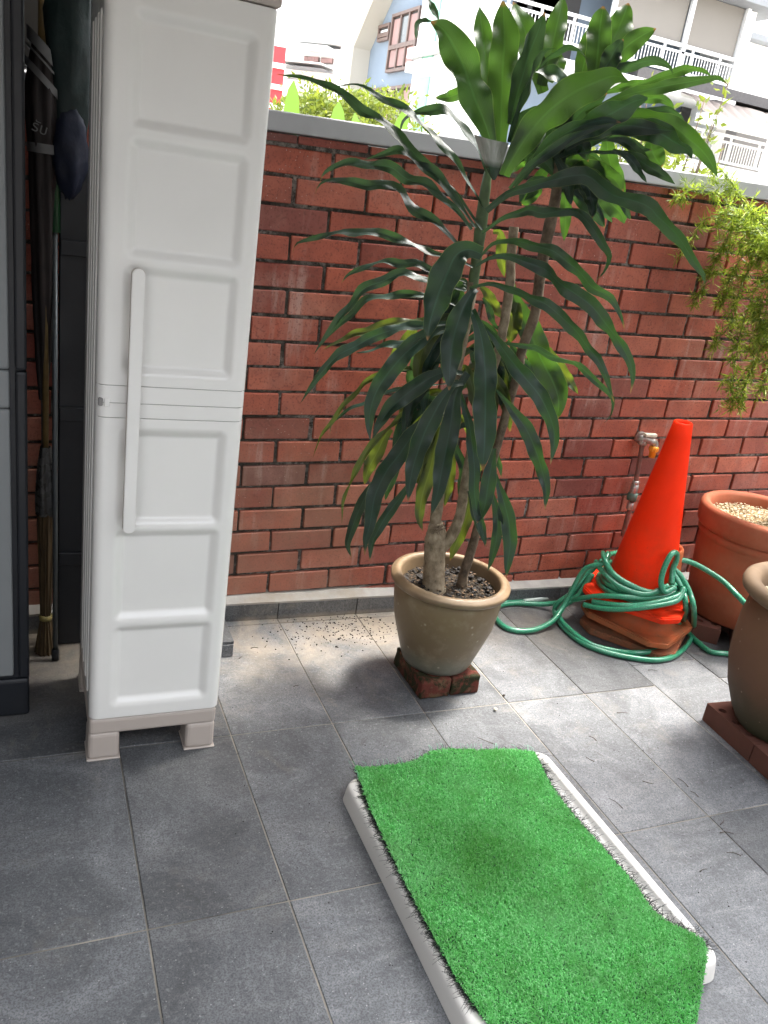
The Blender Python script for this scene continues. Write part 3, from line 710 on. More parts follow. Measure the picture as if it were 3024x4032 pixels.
LV = [
 # crown of the front stem
 ('8', [(700,1200),(640,1000),(540,760),(430,460),(310,255),(200,180)], 235, .01, .05, 10, 25, 'B', .7, .35, .6),
 ('8', [(262,160),(225,85),(175,-20)], 60, -.03, -.08, 20, 20, 'D', .5),
 ('8', [(200,178),(130,180),(92,220),(80,320)], 80, .05, .02, 62, 62, 'D', .3),
 ('8', [(770,1180),(775,900),(785,600),(800,300),(788,10)], 205, .0, -.03, -5, 5, 'B', .6, .42, 1.0),
 ('8', [(690,800),(660,560),(625,300),(598,55)], 140, -.06, -.12, 0, 15, 'B', .6),
 ('8', [(1120,760),(1040,480),(960,230),(870,15)], 160, -.10, -.18, 0, 10, 'B', .6, .5),
 ('8', [(850,1020),(900,780),(990,480),(1070,270),(1130,100)], 205, .05, .03, 35, 20, 'D', .6, .4),
 ('8', [(1100,700),(1180,420),(1230,200),(1285,-30)], 150, -.10, -.16, 0, 0, 'B', .6, .5),
 ('8', [(830,1160),(900,920),(990,680),(1060,500),(1140,405),(1230,395)], 85, .08, .10, 55, 62, 'D', .6, .6),
 ('8', [(1060,580),(1150,480),(1240,420),(1330,385),(1410,400),(1468,475)], 62, .06, .10, 55, 50, 'D', .6),
 ('F', [(1985,690),(2010,640),(2106,492),(2227,386),(2327,330),(2419,300),(2475,322)], 112, .05, .12, 10, 25, 'B', .7, .35, .5),
 ('8', [(600,700),(470,745),(350,790),(235,800)], 110, -.08, -.14, 10, 10, 'B', .6),
 ('1', [(1540,1200),(1490,1040),(1440,930),(1340,820),(1250,720),(1150,725),(1040,745),(975,790),(952,885)], 75, .02, .0, 52, 40, 'D', 1.0),
 ('1', [(1500,1360),(1380,1160),(1270,990),(1130,860),(1040,750),(930,690),(860,655),(750,590),(640,552),(520,568)], 66, .03, .0, 55, 45, 'D', 1.0),
 ('1', [(1490,1500),(1300,1250),(1100,1060),(950,900),(850,795),(720,735),(620,640),(500,570),(400,528),(290,500),(200,492),(150,485)], 78, .04, .02, 45, 20, 'D', 1.0),
 ('1', [(1450,1490),(1290,1270),(1190,1140),(1080,1080),(960,985),(850,1005),(720,1045)], 80, .05, .04, 40, 30, 'D', 1.0),
 ('1', [(1420,1500),(1340,1390),(1250,1310),(1140,1215),(1000,1170),(900,1095),(780,1080),(640,1065),(520,1090),(455,1135),(432,1185)], 90, .06, .06, 25, 20, 'D', 1.2),
 ('F', [(1840,1010),(1729,885),(1633,826),(1561,747),(1506,723),(1452,732),(1386,717),(1313,708),(1259,729),(1241,762)], 52, .07, .06, 40, 30, 'D', 1.1),
 ('3', [(1300,380),(1180,325),(1060,300),(980,260),(880,225),(760,178),(690,172),(600,182),(520,170),(440,190),(330,215),(250,242),(233,295)], 62, .06, .08, 35, 30, 'D', 1.2),
 ('3', [(1260,470),(1150,430),(1050,400),(960,355),(870,362),(760,350),(650,385),(560,425),(518,475)], 58, .07, .08, 40, 25, 'D', 1.1),
 ('3', [(1260,520),(1150,490),(1030,458),(880,420),(760,465),(650,510),(560,620),(470,730),(400,830),(358,895)], 74, .06, .10, 30, 20, 'D', 1.1),
 ('3', [(1230,620),(1130,580),(1030,552),(900,540),(760,560),(650,582),(580,660),(500,725),(440,790),(395,855)], 58, .02, .04, 35, 25, 'D', 1.0),
 ('3', [(1250,740),(1130,715),(1000,728),(900,735),(800,760),(690,800),(600,852),(500,905),(420,985),(350,1075),(278,1185)], 88, .08, .13, 25, 10, 'D', 1.1),
 ('3', [(1240,760),(1130,765),(1000,785),(900,835),(800,842),(700,875),(605,890)], 62, .05, .07, 40, 30, 'D', 1.0),
 ('3', [(1230,690),(1100,690),(1000,700),(900,705),(760,725),(670,762),(600,775),(530,805),(460,842),(408,872)], 66, -.02, .0, 30, 15, 'O', 1.1),
 ('6', [(960,130),(880,220),(800,330),(730,410),(685,510)], 120, -.10, -.14, 5, 5, 'O', .8),
 ('6', [(1290,160),(1180,160),(1080,190),(960,275),(800,420),(680,560),(590,700),(540,850),(525,1000),(535,1108)], 178, .04, .12, 15, 0, 'D', .8, .25),
 ('6', [(1290,560),(1180,545),(1080,570),(940,650),(800,755),(690,860),(610,970),(555,1090)], 160, .03, .09, 15, 0, 'D', .8, .25),
 ('6', [(1060,405),(980,520),(890,700),(825,880),(775,990),(743,1115)], 140, -.10, -.13, 0, 5, 'O', .8, .5),
 ('6', [(1250,720),(1080,742),(930,782),(820,885),(700,1000),(580,1105),(500,1205),(430,1330),(370,1470),(315,1600),(303,1785)], 70, -.02, .02, 25, 30, 'O', 1.0),
 ('6', [(1290,560),(1100,535),(850,525),(640,560),(490,640),(400,742),(290,855),(220,960),(140,1062),(92,1170),(68,1245)], 62, -.05, -.02, 30, 25, 'O', 1.1),
 ('6', [(1200,640),(850,680),(680,708),(500,800),(380,840),(280,920),(220,970),(203,1085)], 44, -.07, -.08, 35, 35, 'D', .9),
 ('6', [(700,1010),(640,1100),(585,1220),(525,1330),(485,1470)], 130, -.06, -.08, 0, 0, 'O', .7, .5),
 ('6', [(1290,640),(1230,650),(1170,705),(1070,860),(985,1030),(920,1210),(868,1400),(842,1610)], 188, .08, .15, 5, -5, 'D', .8, .25),
 ('6', [(1200,720),(1100,830),(980,960),(870,1080),(780,1210),(680,1340),(600,1490),(560,1620),(535,1780),(500,1920),(488,2045)], 178, .04, .10, 5, 0, 'D', .8, .3),
 ('6', [(900,1400),(805,1540),(720,1650),(650,1750),(590,1860),(545,1960),(530,2095)], 110, .0, .04, 10, 5, 'D', .8),
 ('6', [(640,1330),(520,1520),(470,1620),(425,1720),(378,1850),(350,1960),(382,2068)], 112, -.02, .0, 5, 5, 'D', .6, .12),
 ('6', [(800,1240),(720,1400),(680,1510),(655,1600)], 95, -.04, -.06, 10, 10, 'D', .7),
 ('7', [(360,80),(330,110),(270,205),(215,350),(170,520),(148,720),(142,905)], 208, .06, .15, 0, 0, 'D', .8, .30, .5),
 ('7', [(330,250),(350,300),(400,450),(430,650),(440,870),(438,1100),(430,1350),(415,1560)], 218, .08, .17, 0, 5, 'D', .8, .30, 1.2),
 ('3', [(1350,300),(1270,275),(1200,310),(1150,410),(1090,560),(1050,690),(1030,815)], 190, .06, .15, 5, 0, 'D', .9, .45),
 ('6', [(1330,560),(1280,640),(1230,740),(1200,910),(1170,1100),(1120,1350),(1080,1550),(1030,1725)], 185, .06, .13, 5, -5, 'D', .7, .35),
 ('7', [(200,820),(240,960),(300,1150),(330,1350),(350,1560),(350,1760),(380,1950),(435,2180)], 118, .05, .09, 15, 5, 'D', .8),
 ('6', [(1110,1000),(1075,1120),(1020,1350),(960,1560),(938,1750),(965,1850)], 140, .0, .02, 5, 5, 'O', .7),
 ('6', [(1230,1180),(1200,1310),(1180,1460),(1140,1650)], 110, -.04, -.03, 0, 5, 'O', .8),
 ('6', [(1200,1060),(1250,1210),(1295,1350),(1270,1480),(1250,1560)], 95, -.03, -.03, 10, 10, 'D', .8),
 ('6', [(1370,1480),(1350,1590),(1310,1760),(1250,1910),(1185,2090)], 135, -.05, -.03, 5, 5, 'O', .6, .4),
 ('7', [(510,1380),(490,1510),(462,1660),(430,1860),(365,1995)], 140, .06, .09, 5, 5, 'D', .6, .3),
 ('5', [(1385,-60),(1410,30),(1452,160),(1482,300),(1490,450),(1475,570),(1462,690)], 125, .03, .07, 5, 0, 'D', .6, .25),
 ('5', [(1350,30),(1375,130),(1400,260),(1390,410),(1360,545),(1328,640)], 98, .04, .06, 5, 0, 'D', .6, .25),
 ('5', [(1190,60),(1225,160),(1275,310),(1315,460)], 100, .03, .05, 10, 0, 'D', .6, .3),
 ('7', [(520,900),(565,945),(680,1095),(780,1240),(850,1400),(900,1560),(932,1710),(925,1880)], 138, .04, .09, 10, 0, 'D', .9, .2),
 ('7', [(380,330),(440,400),(520,480),(640,650),(760,800),(880,950),(952,1090),(1000,1250),(992,1400),(968,1510)], 158, .05, .10, 10, 0, 'D', .9, .22),
 ('7', [(640,40),(680,160),(745,310),(830,500),(920,700),(1000,860),(1038,1010),(1018,1160)], 205, -.09, -.12, 0, 5, 'B', .8, .35),
 ('7', [(960,560),(1030,690),(1100,800),(1150,870),(1195,935)], 120, -.12, -.14, 0, 0, 'O', .8),
 ('7', [(420,470),(500,505),(600,522),(830,552),(950,620),(1080,652),(1180,690),(1260,752),(1340,832),(1420,905),(1482,985),(1470,1100),(1408,1172)], 74, .03, .06, 45, 25, 'D', 1.0),
 ('7', [(310,70),(480,35),(640,80),(790,142),(930,202),(1050,300),(1170,412),(1260,540),(1350,645),(1420,782),(1460,905),(1490,1005)], 122, .07, .09, 25, 10, 'D', 1.1, .25),
 ('4', [(360,720),(480,650),(620,640),(750,682),(930,752),(1050,860),(1180,952),(1300,1042),(1400,1160),(1490,1280),(1560,1390),(1620,1510),(1642,1640),(1622,1760)], 136, .08, .06, 25, 5, 'D', 1.1, .22),
 ('4', [(390,650),(500,535),(630,515),(720,525),(880,562),(1000,602),(1100,682),(1200,762),(1300,880),(1400,942),(1480,1005),(1550,1150),(1572,1235)], 122, .03, .0, 30, 5, 'D', 1.1, .2),
 ('4', [(410,450),(560,340),(700,290),(800,262),(900,290),(1030,272),(1140,255),(1240,325),(1330,432),(1400,552),(1448,645),(1420,760),(1338,845)], 108, .06, .06, 30, 25, 'D', 1.1, .3),
 ('F', [(1915,830),(1999,763),(2086,734),(2200,703),(2263,691),(2314,691),(2360,724),(2419,771),(2487,788),(2554,813),(2586,849),(2631,890),(2672,935),(2703,980),(2735,1035),(2767,1080),(2777,1107),(2752,1140)], 72, .10, .06, 20, 20, 'D', .9, .35),
 # crown of the rear stem
 ('4', [(880,-20),(850,60),(795,150),(738,225)], 125, -.08, -.10, 0, 0, 'B', .6, .5),
 ('4', [(1080,-20),(1110,60),(1125,130),(1135,210)], 100, -.02, -.02, 5, 5, 'D', .6, .5),
 ('4', [(1085,60),(1092,200),(1092,350),(1080,515)], 112, -.06, -.08, 0, 0, 'B', .5, .5),
 ('4', [(1180,-60),(1260,60),(1300,180),(1312,330)], 125, .0, .02, 5, 5, 'D', .9, .4),
 ('9', [(320,1400),(400,1520),(480,1650),(580,1755),(612,1850)], 160, -.04, -.06, 5, 0, 'B', .7, .4),
 ('9', [(500,1500),(600,1640),(640,1750),(672,1815)], 95, -.03, -.04, 5, 5, 'D', .7),
 ('9', [(160,1330),(250,1480),(310,1600),(332,1720),(308,1805)], 120, .01, .02, 5, 5, 'D', 1.0, .4),
 ('9', [(440,1000),(452,1100),(462,1210),(500,1350),(560,1480),(622,1575)], 148, -.10, -.11, 0, 5, 'B', .6, .5),
 ('9', [(60,1100),(350,900),(550,790),(720,705),(832,680)], 230, .02, .06, 15, 25, 'D', .7, .35, 1.0),
 ('9', [(60,1150),(300,1000),(600,935),(850,962),(1065,985)], 165, .0, .03, 10, 25, 'D', .8, .35),
 ('9', [(560,830),(720,822),(900,808),(1030,790),(1120,842),(1182,925)], 92, -.06, -.08, 10, 15, 'D', .8),
 ('9', [(300,980),(500,870),(700,850),(900,890),(1080,950),(1200,1050),(1320,1150),(1420,1275),(1482,1415)], 160, -.03, -.04, 10, 5, 'B', .9, .3),
 ('9', [(500,990),(760,970),(950,1010),(1100,1100),(1215,1175),(1240,1245)], 205, .0, .02, 5, 20, 'D', .9, .3),
 ('9', [(250,820),(600,660),(800,605),(1000,565),(1200,530),(1400,492),(1500,490),(1582,562)], 128, -.02, -.04, 10, 25, 'B', .9, .3),
 ('9', [(700,580),(900,500),(1050,455),(1200,405),(1330,412),(1425,472)], 96, -.08, -.10, 15, 20, 'B', .8),
 ('9', [(230,560),(420,445),(600,392),(780,342),(900,330),(1000,362),(1052,405),(1062,455)], 108, -.05, -.05, 15, 30, 'D', .9, .35),
 ('9', [(400,640),(640,562),(800,522),(868,520)], 85, -.09, -.11, 10, 10, 'B', .8),
 ('2', [(540,560),(560,450),(572,340),(585,190),(608,40)], 136, -.02, -.06, 0, 5, 'B', .6, .4, .8),
 ('2', [(600,470),(655,290),(718,155),(768,20)], 140, -.08, -.12, 0, 5, 'B', .6, .4, .5),
 ('2', [(560,520),(670,400),(760,295),(860,225),(945,182)], 108, -.05, -.06, 5, 15, 'B', .7, .4),
 ('2', [(580,480),(640,400),(690,305),(738,250)], 120, -.02, -.02, 10, 15, 'D', .6, .4),
 ('2', [(450,560),(480,430),(505,310),(530,170)], 105, -.09, -.12, 0, 0, 'B', .5, .5),
 ('2', [(255,520),(290,450),(310,390),(325,330)], 110, -.12, -.14, 0, 0, 'B', .5, .5),
 ('9', [(560,780),(700,700),(830,682),(950,682),(1040,732),(1082,800)], 100, -.07, -.09, 10, 15, 'B', .8),
 ('9', [(860,1080),(870,1160),(905,1240),(965,1315)], 170, -.05, -.05, 5, 5, 'B', .4, .5, .8),
 ('9', [(350,1080),(530,1040),(650,1080),(780,1150),(866,1162)], 96, -.03, -.04, 15, 15, 'D', .8),
 ('9', [(420,1060),(600,1080),(720,1170),(820,1265),(900,1405)], 105, -.02, -.03, 10, 5, 'D', .9),
 ('9', [(500,1170),(700,1228),(850,1322),(980,1402),(1085,1480)], 130, .0, .0, 10, 5, 'D', .9, .3),
 ('9', [(520,1160),(640,1222),(720,1312),(780,1402),(822,1468)], 88, .01, .01, 10, 5, 'D', .9),
 ('9', [(150,1200),(250,1185),(400,1178),(560,1190),(645,1222)], 46, .02, .02, 40, 35, 'D', .9),
 ('8', [(850,1250),(900,1080),(990,910),(1130,880)], 110, .04, .06, 35, 20, 'D', .8, .4),
 ('8', [(1230,900),(1240,760),(1260,660),(1180,600),(1035,590)], 130, -.02, .03, 10, 60, 'D', .6, .5),
 ('8', [(950,1450),(1150,1200),(1350,1062),(1600,980),(1750,1000)], 130, .03, .05, 15, 20, 'D', .8, .4),
 ('8', [(880,1520),(1050,1300),(1200,1180),(1350,1130)], 110, .0, .0, 20, 20, 'D', .8, .4),
 ('8', [(840,1540),(960,1400),(1100,1290),(1400,1090),(1659,1020)], 95, .06, .06, 30, 20, 'D', .8, .4),
 ('8', [(1150,1250),(1250,1000),(1300,800),(1250,680)], 190, -.04, -.06, 0, 0, 'D', .6, .5),
 ('8', [(1200,1250),(1350,1000),(1500,850),(1640,760)], 200, -.05, -.05, 5, 5, 'D', .6, .5),
 ('8', [(1200,1280),(1400,1150),(1600,1080),(1750,1060)], 170, -.02, -.02, 5, 5, 'D', .6, .5),
 ('8', [(1230,1300),(1300,1420),(1330,1560),(1345,1680)], 120, .0, .01, 5, 5, 'D', .8, .5),
 ('8', [(1200,1300),(1110,1420),(1040,1560),(960,1640)], 110, -.06, -.08, 5, 5, 'B', .7, .5),
 # leaves behind the stem
 ('7', [(680,560),(640,690),(615,850),(575,965)], 180, -.07, -.06, 0, 0, 'D', .7, .5),
 ('7', [(400,60),(450,110),(505,210),(575,320)], 120, -.06, -.06, 5, 5, 'O', .8, .4),
 ('7', [(420,150),(460,220),(495,330),(545,420)], 70, -.02, -.01, 20, 10, 'D', .8, .4),
 ('7', [(700,190),(680,280),(655,400),(640,520)], 165, -.09, -.09, 0, 0, 'O', .7, .5),
 ('4', [(500,440),(560,460),(570,650),(592,810)], 110, -.08, -.10, 5, 5, 'O', .6, .4),
 ('7', [(620,500),(700,600),(780,700),(850,820)], 80, -.04, -.05, 20, 10, 'D', .8, .4),
 ('6', [(1270,700),(1330,640),(1420,560),(1500,520)], 70, -.03, -.05, 30, 20, 'D', .6, .4),
]
for a in LV: leaf(*a)
# folded leaf base facing the patio, its sky reflection painted in as pale grey
tq = NT('sky_sheen_leaf'); uvq = tq.n.new('ShaderNodeMapping'); uvq.inputs['Scale'].default_value = (6, 1.6, 1); tq.l.new(tq.tc.outputs['UV'], uvq.inputs[0])
cq = tq.ramp(tq.noise(1.0, vec=uvq.outputs[0], detail=5, dist=.4), [(.3, (.22, .235, .21)), (.65, (.38, .40, .37))])
sq = tq.n.new('ShaderNodeSeparateXYZ'); tq.l.new(tq.tc.outputs['UV'], sq.inputs[0])
cq = tq.mix(tq.ramp(sq.outputs['Y'], [(.30, 1.0), (.48, 0.0)]), cq, (.02, .05, .025)); tq.set(color=cq, rough=.25, spec=.6); tq.bump(tq.noise(1.0, vec=uvq.outputs[0], detail=4), .6, .006)
V, F, UV = [], [], []
for i in range(17):
    t = i/16
    a_, b_ = np.array([700+8*t, 1470-330*t]), None
    l_ = np.array([705-155*t**.8, 1470-375*t]); r_ = np.array([725+112*t**.8, 1470-305*t])
    for k in range(21):
        q = k/20; p_ = l_*(1-q)+r_*q; dd = .035+.05*t-.045*(2*q-1)**2*t+.003*mnoise.noise((q*7, t*2, 3))*t
        P_ = dp(1600+.4822*p_[0], .4822*p_[1]+(.4822*10*math.sin(q*3.1)*t), dd); V.append(P_-ORG); UV.append((q, t))
for i in range(16):
    for k in range(20): F.append((i*21+k, i*21+k+1, (i+1)*21+k+1, (i+1)*21+k))
fo = mesh('leaf', V, F, tq.m, plant, True, UV); fo['label'] = 'folded leaf at the crown with pale sky sheen painted in'

# further small leaves filling the middle of the plant
for k in range(30):
    v0 = random.uniform(1120, 1720); tt = (v0-1110)/690; u0 = 1862-117*tt
    sgn_ = random.choice((-1, 1)); Lx = random.uniform(60, 210)*sgn_; Ly = random.uniform(120, 300); dq = random.uniform(-.10, .03)
    leaf('F', [(u0, v0), (u0+Lx*.45, v0-random.uniform(10, 50)), (u0+Lx*.9, v0+Ly*.30), (u0+Lx*1.05, v0+Ly*.65), (u0+Lx*1.1, v0+Ly)], random.uniform(45, 75), 0, dq, random.uniform(0, 30), random.uniform(0, 15), random.choice('DDDO'), 1.0, .25)
for k in range(16):
    u0, v0 = 2195, random.uniform(600, 760); a_ = random.uniform(-1.0, 3.6); Lr = random.uniform(150, 300)
    leaf('F', [(u0, v0), (u0+Lr*.4*math.cos(a_), v0-Lr*.35*math.sin(a_)-20), (u0+Lr*.8*math.cos(a_), v0-Lr*.6*math.sin(a_)+10), (u0+Lr*math.cos(a_), v0-Lr*.6*math.sin(a_)+70)], random.uniform(50, 80), -.03, random.uniform(-.13, .02), random.uniform(0, 25), random.uniform(0, 15), random.choice('DDB'), .9, .3)
print('leaves', lc[0])
# two bricks under the pot
def moss_brick():
    t = NT('mossy_brick')
    c = t.ramp(t.noise(11, 'O', 6), [(.3, (.065, .018, .013)), (.7, (.135, .036, .025))])
    c = t.mix(t.ramp(t.noise(13, 'W', 7, .7), [(.50, 0.0), (.62, .8)]), c, (.11, .085, .045))
    c = t.mix(t.ramp(t.noise(17, 'W', 7, .7, .5), [(.45, 0.0), (.54, .95)]), c, (.012, .019, .007))
    t.set(color=c, rough=.9, spec=.2); t.bump(t.noise(60, 'O', 6, .7), .8, .006); return t.m
M_MOSS = moss_brick()
for k, (x0, x1, y0, y1, lab) in enumerate(((1.127, 1.2335, 1.933, 2.145, 'red brick under olive pot on the cabinet side'), (1.2375, 1.341, 1.936, 2.15, 'mossy green brick under olive pot on the cone side'))):
    bm = bmesh.new(); box_bm(bm, x0, x1, y0, y1, .0008, .066, .006, 2)
    bmesh.ops.subdivide_edges(bm, edges=[e for e in bm.edges if e.calc_length() > .03], cuts=5, use_grid_fill=True)
    for v in bm.verts:
        v.co += Vector((mnoise.noise(v.co*30), mnoise.noise(v.co*30+Vector((5, 0, 0))), min(0, mnoise.noise(v.co*30+Vector((0, 9, 0)))*.6)))*.0042
        v.co.z = max(v.co.z, .0008)
    o = frombm('support_brick', bm, M_MOSS, None, True); tag(o, lab, 'brick', 'bricks holding up the dracaena pot')
# ================================================================== traffic cones (three stacked)
def cone_mat(name, c, dirtc, amt):
    t = NT(name); n = t.noise(4, 'O', 7, .65)
    col = t.ramp(n, [(.3, dk(c, .85)), (.7, dk(c, 1.08))])
    sx = t.n.new('ShaderNodeSeparateXYZ'); t.l.new(t.tc.outputs['Object'], sx.inputs[0])
    low = t.ramp(sx.outputs['Z'], [(.0, 1.0), (.16, .55), (.4, .08)])
    col = t.mix(t.math('MULTIPLY', low, t.ramp(t.noise(11, 'O', 8, .7), [(.38, 0.0), (.66, amt)])), col, dirtc)
    v = t.voro(40, 'O'); col = t.mix(t.math('MULTIPLY', t.ramp(v.outputs['Distance'], [(.06, .6), (.12, 0.0)]), low), col, dk(dirtc, .6))
    t.set(color=col, rough=t.ramp(n, [(.3, .5), (.7, .68)]), spec=.12); t.bump(t.noise(25, 'O', 4), .06, .004); return t.m
M_CONE = cone_mat('bright_orange_red_plastic', (.95, .032, .004), (.40, .055, .02), .7)
M_CONE2 = cone_mat('faded_orange_rubber', (.46, .12, .045), (.20, .10, .05), .9); M_CONE3 = cone_mat('brown_dirty_rubber', (.36, .12, .06), (.16, .10, .06), .95)
def cone(label, loc, rot, mat, hgt=.66, half=.185, r0=.128, r1=.034, detail=True):
    c = empty('traffic_cone', loc); c.rotation_mode = 'ZYX'; c.rotation_euler = rot; tag(c, label, 'traffic cone', 'stack of traffic cones')
    prof = [(.172, .0255), (.150, .030), (.138, .042), (r0, .062)]
    for k in range(1, 13): t = k/12; prof.append((r0+(r1-r0)*t, .062+(hgt-.062)*t))
    prof += [(r1-.004, hgt+.005), (r1-.012, hgt+.003), (r1-.015, hgt-.006), (r1-.012, hgt-.06)]
    prof = [(min(r, half-.004), z) for r, z in prof]
    b = lathe('cone_body', prof, mat, c, 56)
    # base: octagon-cornered plate with lifted lip
    bm = bmesh.new(); ch = .055
    P_ = [(-half+ch, -half), (half-ch, -half), (half, -half+ch), (half, half-ch), (half-ch, half), (-half+ch, half), (-half, half-ch), (-half, -half+ch)]
    f = bm.faces.new([bm.verts.new((x, y, 0)) for x, y in P_]); r = bmesh.ops.extrude_face_region(bm, geom=[f])
    for g in r['geom']:
        if isinstance(g, bmesh.types.BMVert): g.co.z = .026
    bmesh.ops.recalc_face_normals(bm, faces=bm.faces); bmesh.ops.bevel(bm, geom=list(bm.edges), offset=.005, segments=3, affect='EDGES')
    frombm('base_plate', bm, mat, c, False)
    return c
cone('brown dirty old cone at the bottom of the cone stack', (2.205, 2.235, .001), (0, 0, math.radians(38)), M_CONE3, .30, .185, .128, .085)
cone('faded orange cone in the middle of the cone stack', (2.200, 2.232, .046), (math.radians(1), math.radians(2.5), math.radians(28)), M_CONE2, .33, .183, .130, .085)
cone('bright orange red cone on top of the stack, wrapped in hose', (2.185, 2.245, .150), (math.radians(1.2), math.radians(-2.2), math.radians(40)), M_CONE, .70, .186, .126, .034)

# ================================================================== garden hose
def hose_mat():
    t = NT('green_braided_hose'); uvm = t.noise(260, 'O', 2)
    c = t.ramp(uvm, [(.4, (.014, .16, .085)), (.6, (.045, .28, .155))]); c = t.mix(t.ramp(t.noise(7, 'O', 5), [(.5, 0.0), (.75, .25)]), c, (.05, .22, .16))
    t.set(color=c, rough=.28, spec=.55, coat=.3); t.bump(uvm, .12, .001); return t.m
M_HOSE = hose_mat()
CC = np.array([2.185, 2.245])
def hp(zx, zy, kind, a):
    u, v = 1900+.6775*zx, 1500+.6775*zy
    return hit(u, v, 2, a) if kind == 'z' else pl(u, v, CC, a)
HR = .0105
def Z(*pts, h=HR+.001): return [hp(x, y, 'z', h if len(q) == 0 else q[0]) for x, y, *q in pts]
def D(*pts): return [hp(x, y, 'd', d) for x, y, d in pts]
axis = lambda z: CC+np.array([-.03, .0])*(z-.15)
def ring(z0, z1, r, a0, a1, n=16, tilt=(0, 0), wob=.006):
    out = []
    for k in range(n):
        t = k/(n-1); a = a0+(a1-a0)*t; z = z0+(z1-z0)*t; q = r+wob*math.sin(3*a+z*50)
        out.append(np.array([CC[0]+q*math.cos(a), CC[1]+q*math.sin(a), z+tilt[0]*math.cos(a)+tilt[1]*math.sin(a)]))
    return out
runs = []
# left loop on the floor, over the cone skirt and away to the tap side
runs.append(D((1080, 1190, .12), (950, 1240, .17), (800, 1195, .17), (700, 1110, .13), (660, 1050, .06)) )
runs.append(D((730, 1000, .05), (700, 1060, .10), (600, 1090, .10)) + [hp(530, 1200, 'd', .11), hp(470, 1310, 'd', .13)] +
            Z((400, 1400, .03), (280, 1450, .014), (150, 1440), (75, 1375), (85, 1315), (180, 1292), (340, 1297, .02)) + [hp(470, 1285, 'd', .06), hp(620, 1255, 'd', .15), hp(760, 1250, 'd', .185), hp(950, 1262, 'd', .17), hp(1100, 1235, 'd', .10), hp(1160, 1180, 'd', .02)])
runs.append(Z((70, 1290), (160, 1288), (250, 1281), (380, 1258, .015), (470, 1225, .03)) + [hp(560, 1190, 'd', -.07), hp(640, 1170, 'd', -.13)])
# big flat loops in front
runs.append([hp(700, 1040, 'd', .02), hp(620, 1110, 'd', .03), hp(520, 1230, 'd', .07)] + Z((440, 1290, .06), (420, 1345, .02), (470, 1430), (570, 1515), (700, 1570), (850, 1605), (1000, 1622), (1110, 1600), (1190, 1530), (1225, 1440, .03)) +
            [hp(1228, 1330, 'd', .10), hp(1205, 1230, 'd', .08), hp(1150, 1130, 'd', .05), hp(1095, 1080, 'd', .05)])
runs.append([hp(640, 1120, 'd', .05)] + [hp(560, 1240, 'd', .08)] + Z((460, 1320, .05), (450, 1380, .025), (530, 1465, .022), (640, 1535, .018), (780, 1570, .018), (900, 1580, .018), (1020, 1560, .018), (1110, 1490, .02), (1160, 1410, .035)) +
            [hp(1180, 1310, 'd', .10), hp(1165, 1220, 'd', .08), hp(1110, 1120, 'd', .06), hp(1090, 1090, 'd', .05)])
# wraps round the cone body
runs.append(ring(.205, .222, .148, 2.2, 2.2+2*math.pi*1.0, 22, (.006, -.004)))
runs.append(ring(.222, .250, .140, 2.2, 2.2+2*math.pi*1.05, 22, (-.012, .02)))
runs.append(ring(.186, .206, .163, 1.4, 1.4+2*math.pi*1.1, 24, (.008, -.012)))
runs.append([hp(640, 1280, 'd', .17), hp(760, 1300, 'd', .20), hp(880, 1305, 'd', .20), hp(1020, 1285, 'd', .18), hp(1140, 1245, 'd', .12), hp(1175, 1190, 'd', .06), hp(1130, 1120, 'd', .03)])
runs.append([hp(590, 1300, 'd', .16), hp(700, 1322, 'd', .20), hp(830, 1325, 'd', .21), hp(980, 1310, 'd', .2), hp(1130, 1275, 'd', .14), hp(1170, 1200, 'd', .09)])
runs.append(D((700, 1000, .05), (712, 1040, .12), (760, 1120, .15), (850, 1180, .165), (960, 1225, .16), (1060, 1225, .13), (1120, 1180, .09)))
# loop hooked up at the right and the run across to the big pot
runs.append(D((1120, 1200, .12), (1060, 1225, .15), (1037, 1170, .15), (1055, 1090, .14), (1095, 1010, .12), (1125, 1000, .09), (1128, 1040, .07), (1105, 1100, .08), (1100, 1180, .10)))
runs.append(D((1090, 1120, .06), (1115, 1060, .03), (1160, 1042, .0), (1230, 1062, -.02), (1310, 1105, -.02), (1400, 1165, .0), (1475, 1240, .04), (1560, 1330, .06)))
runs.append([hp(1130, 1330, 'd', -.02), hp(1125, 1380, 'd', .0)] + Z((1150, 1420, .05), (1190, 1460, .02), (1240, 1508), (1320, 1570), (1410, 1584), (1480, 1588)))
gh, gf = [], []
geos = [tube_geo(spline(r, max(24, 9*len(r))), HR, 10) for r in runs]
V, F = merge(geos)
hose = mesh('garden_hose', V, F, M_HOSE, None, True); tag(hose, 'green garden hose coiled round the orange traffic cone', 'hose')
cpl = [hp(235, 1282, 'z', HR+.001), hp(300, 1273, 'z', HR+.003), hp(375, 1259, 'z', HR+.005)]
tube('joiner', spline(cpl, 8), .0118, simple('clear_joiner', (.30, .36, .33), .2, .1, 30, 0), hose, 12)

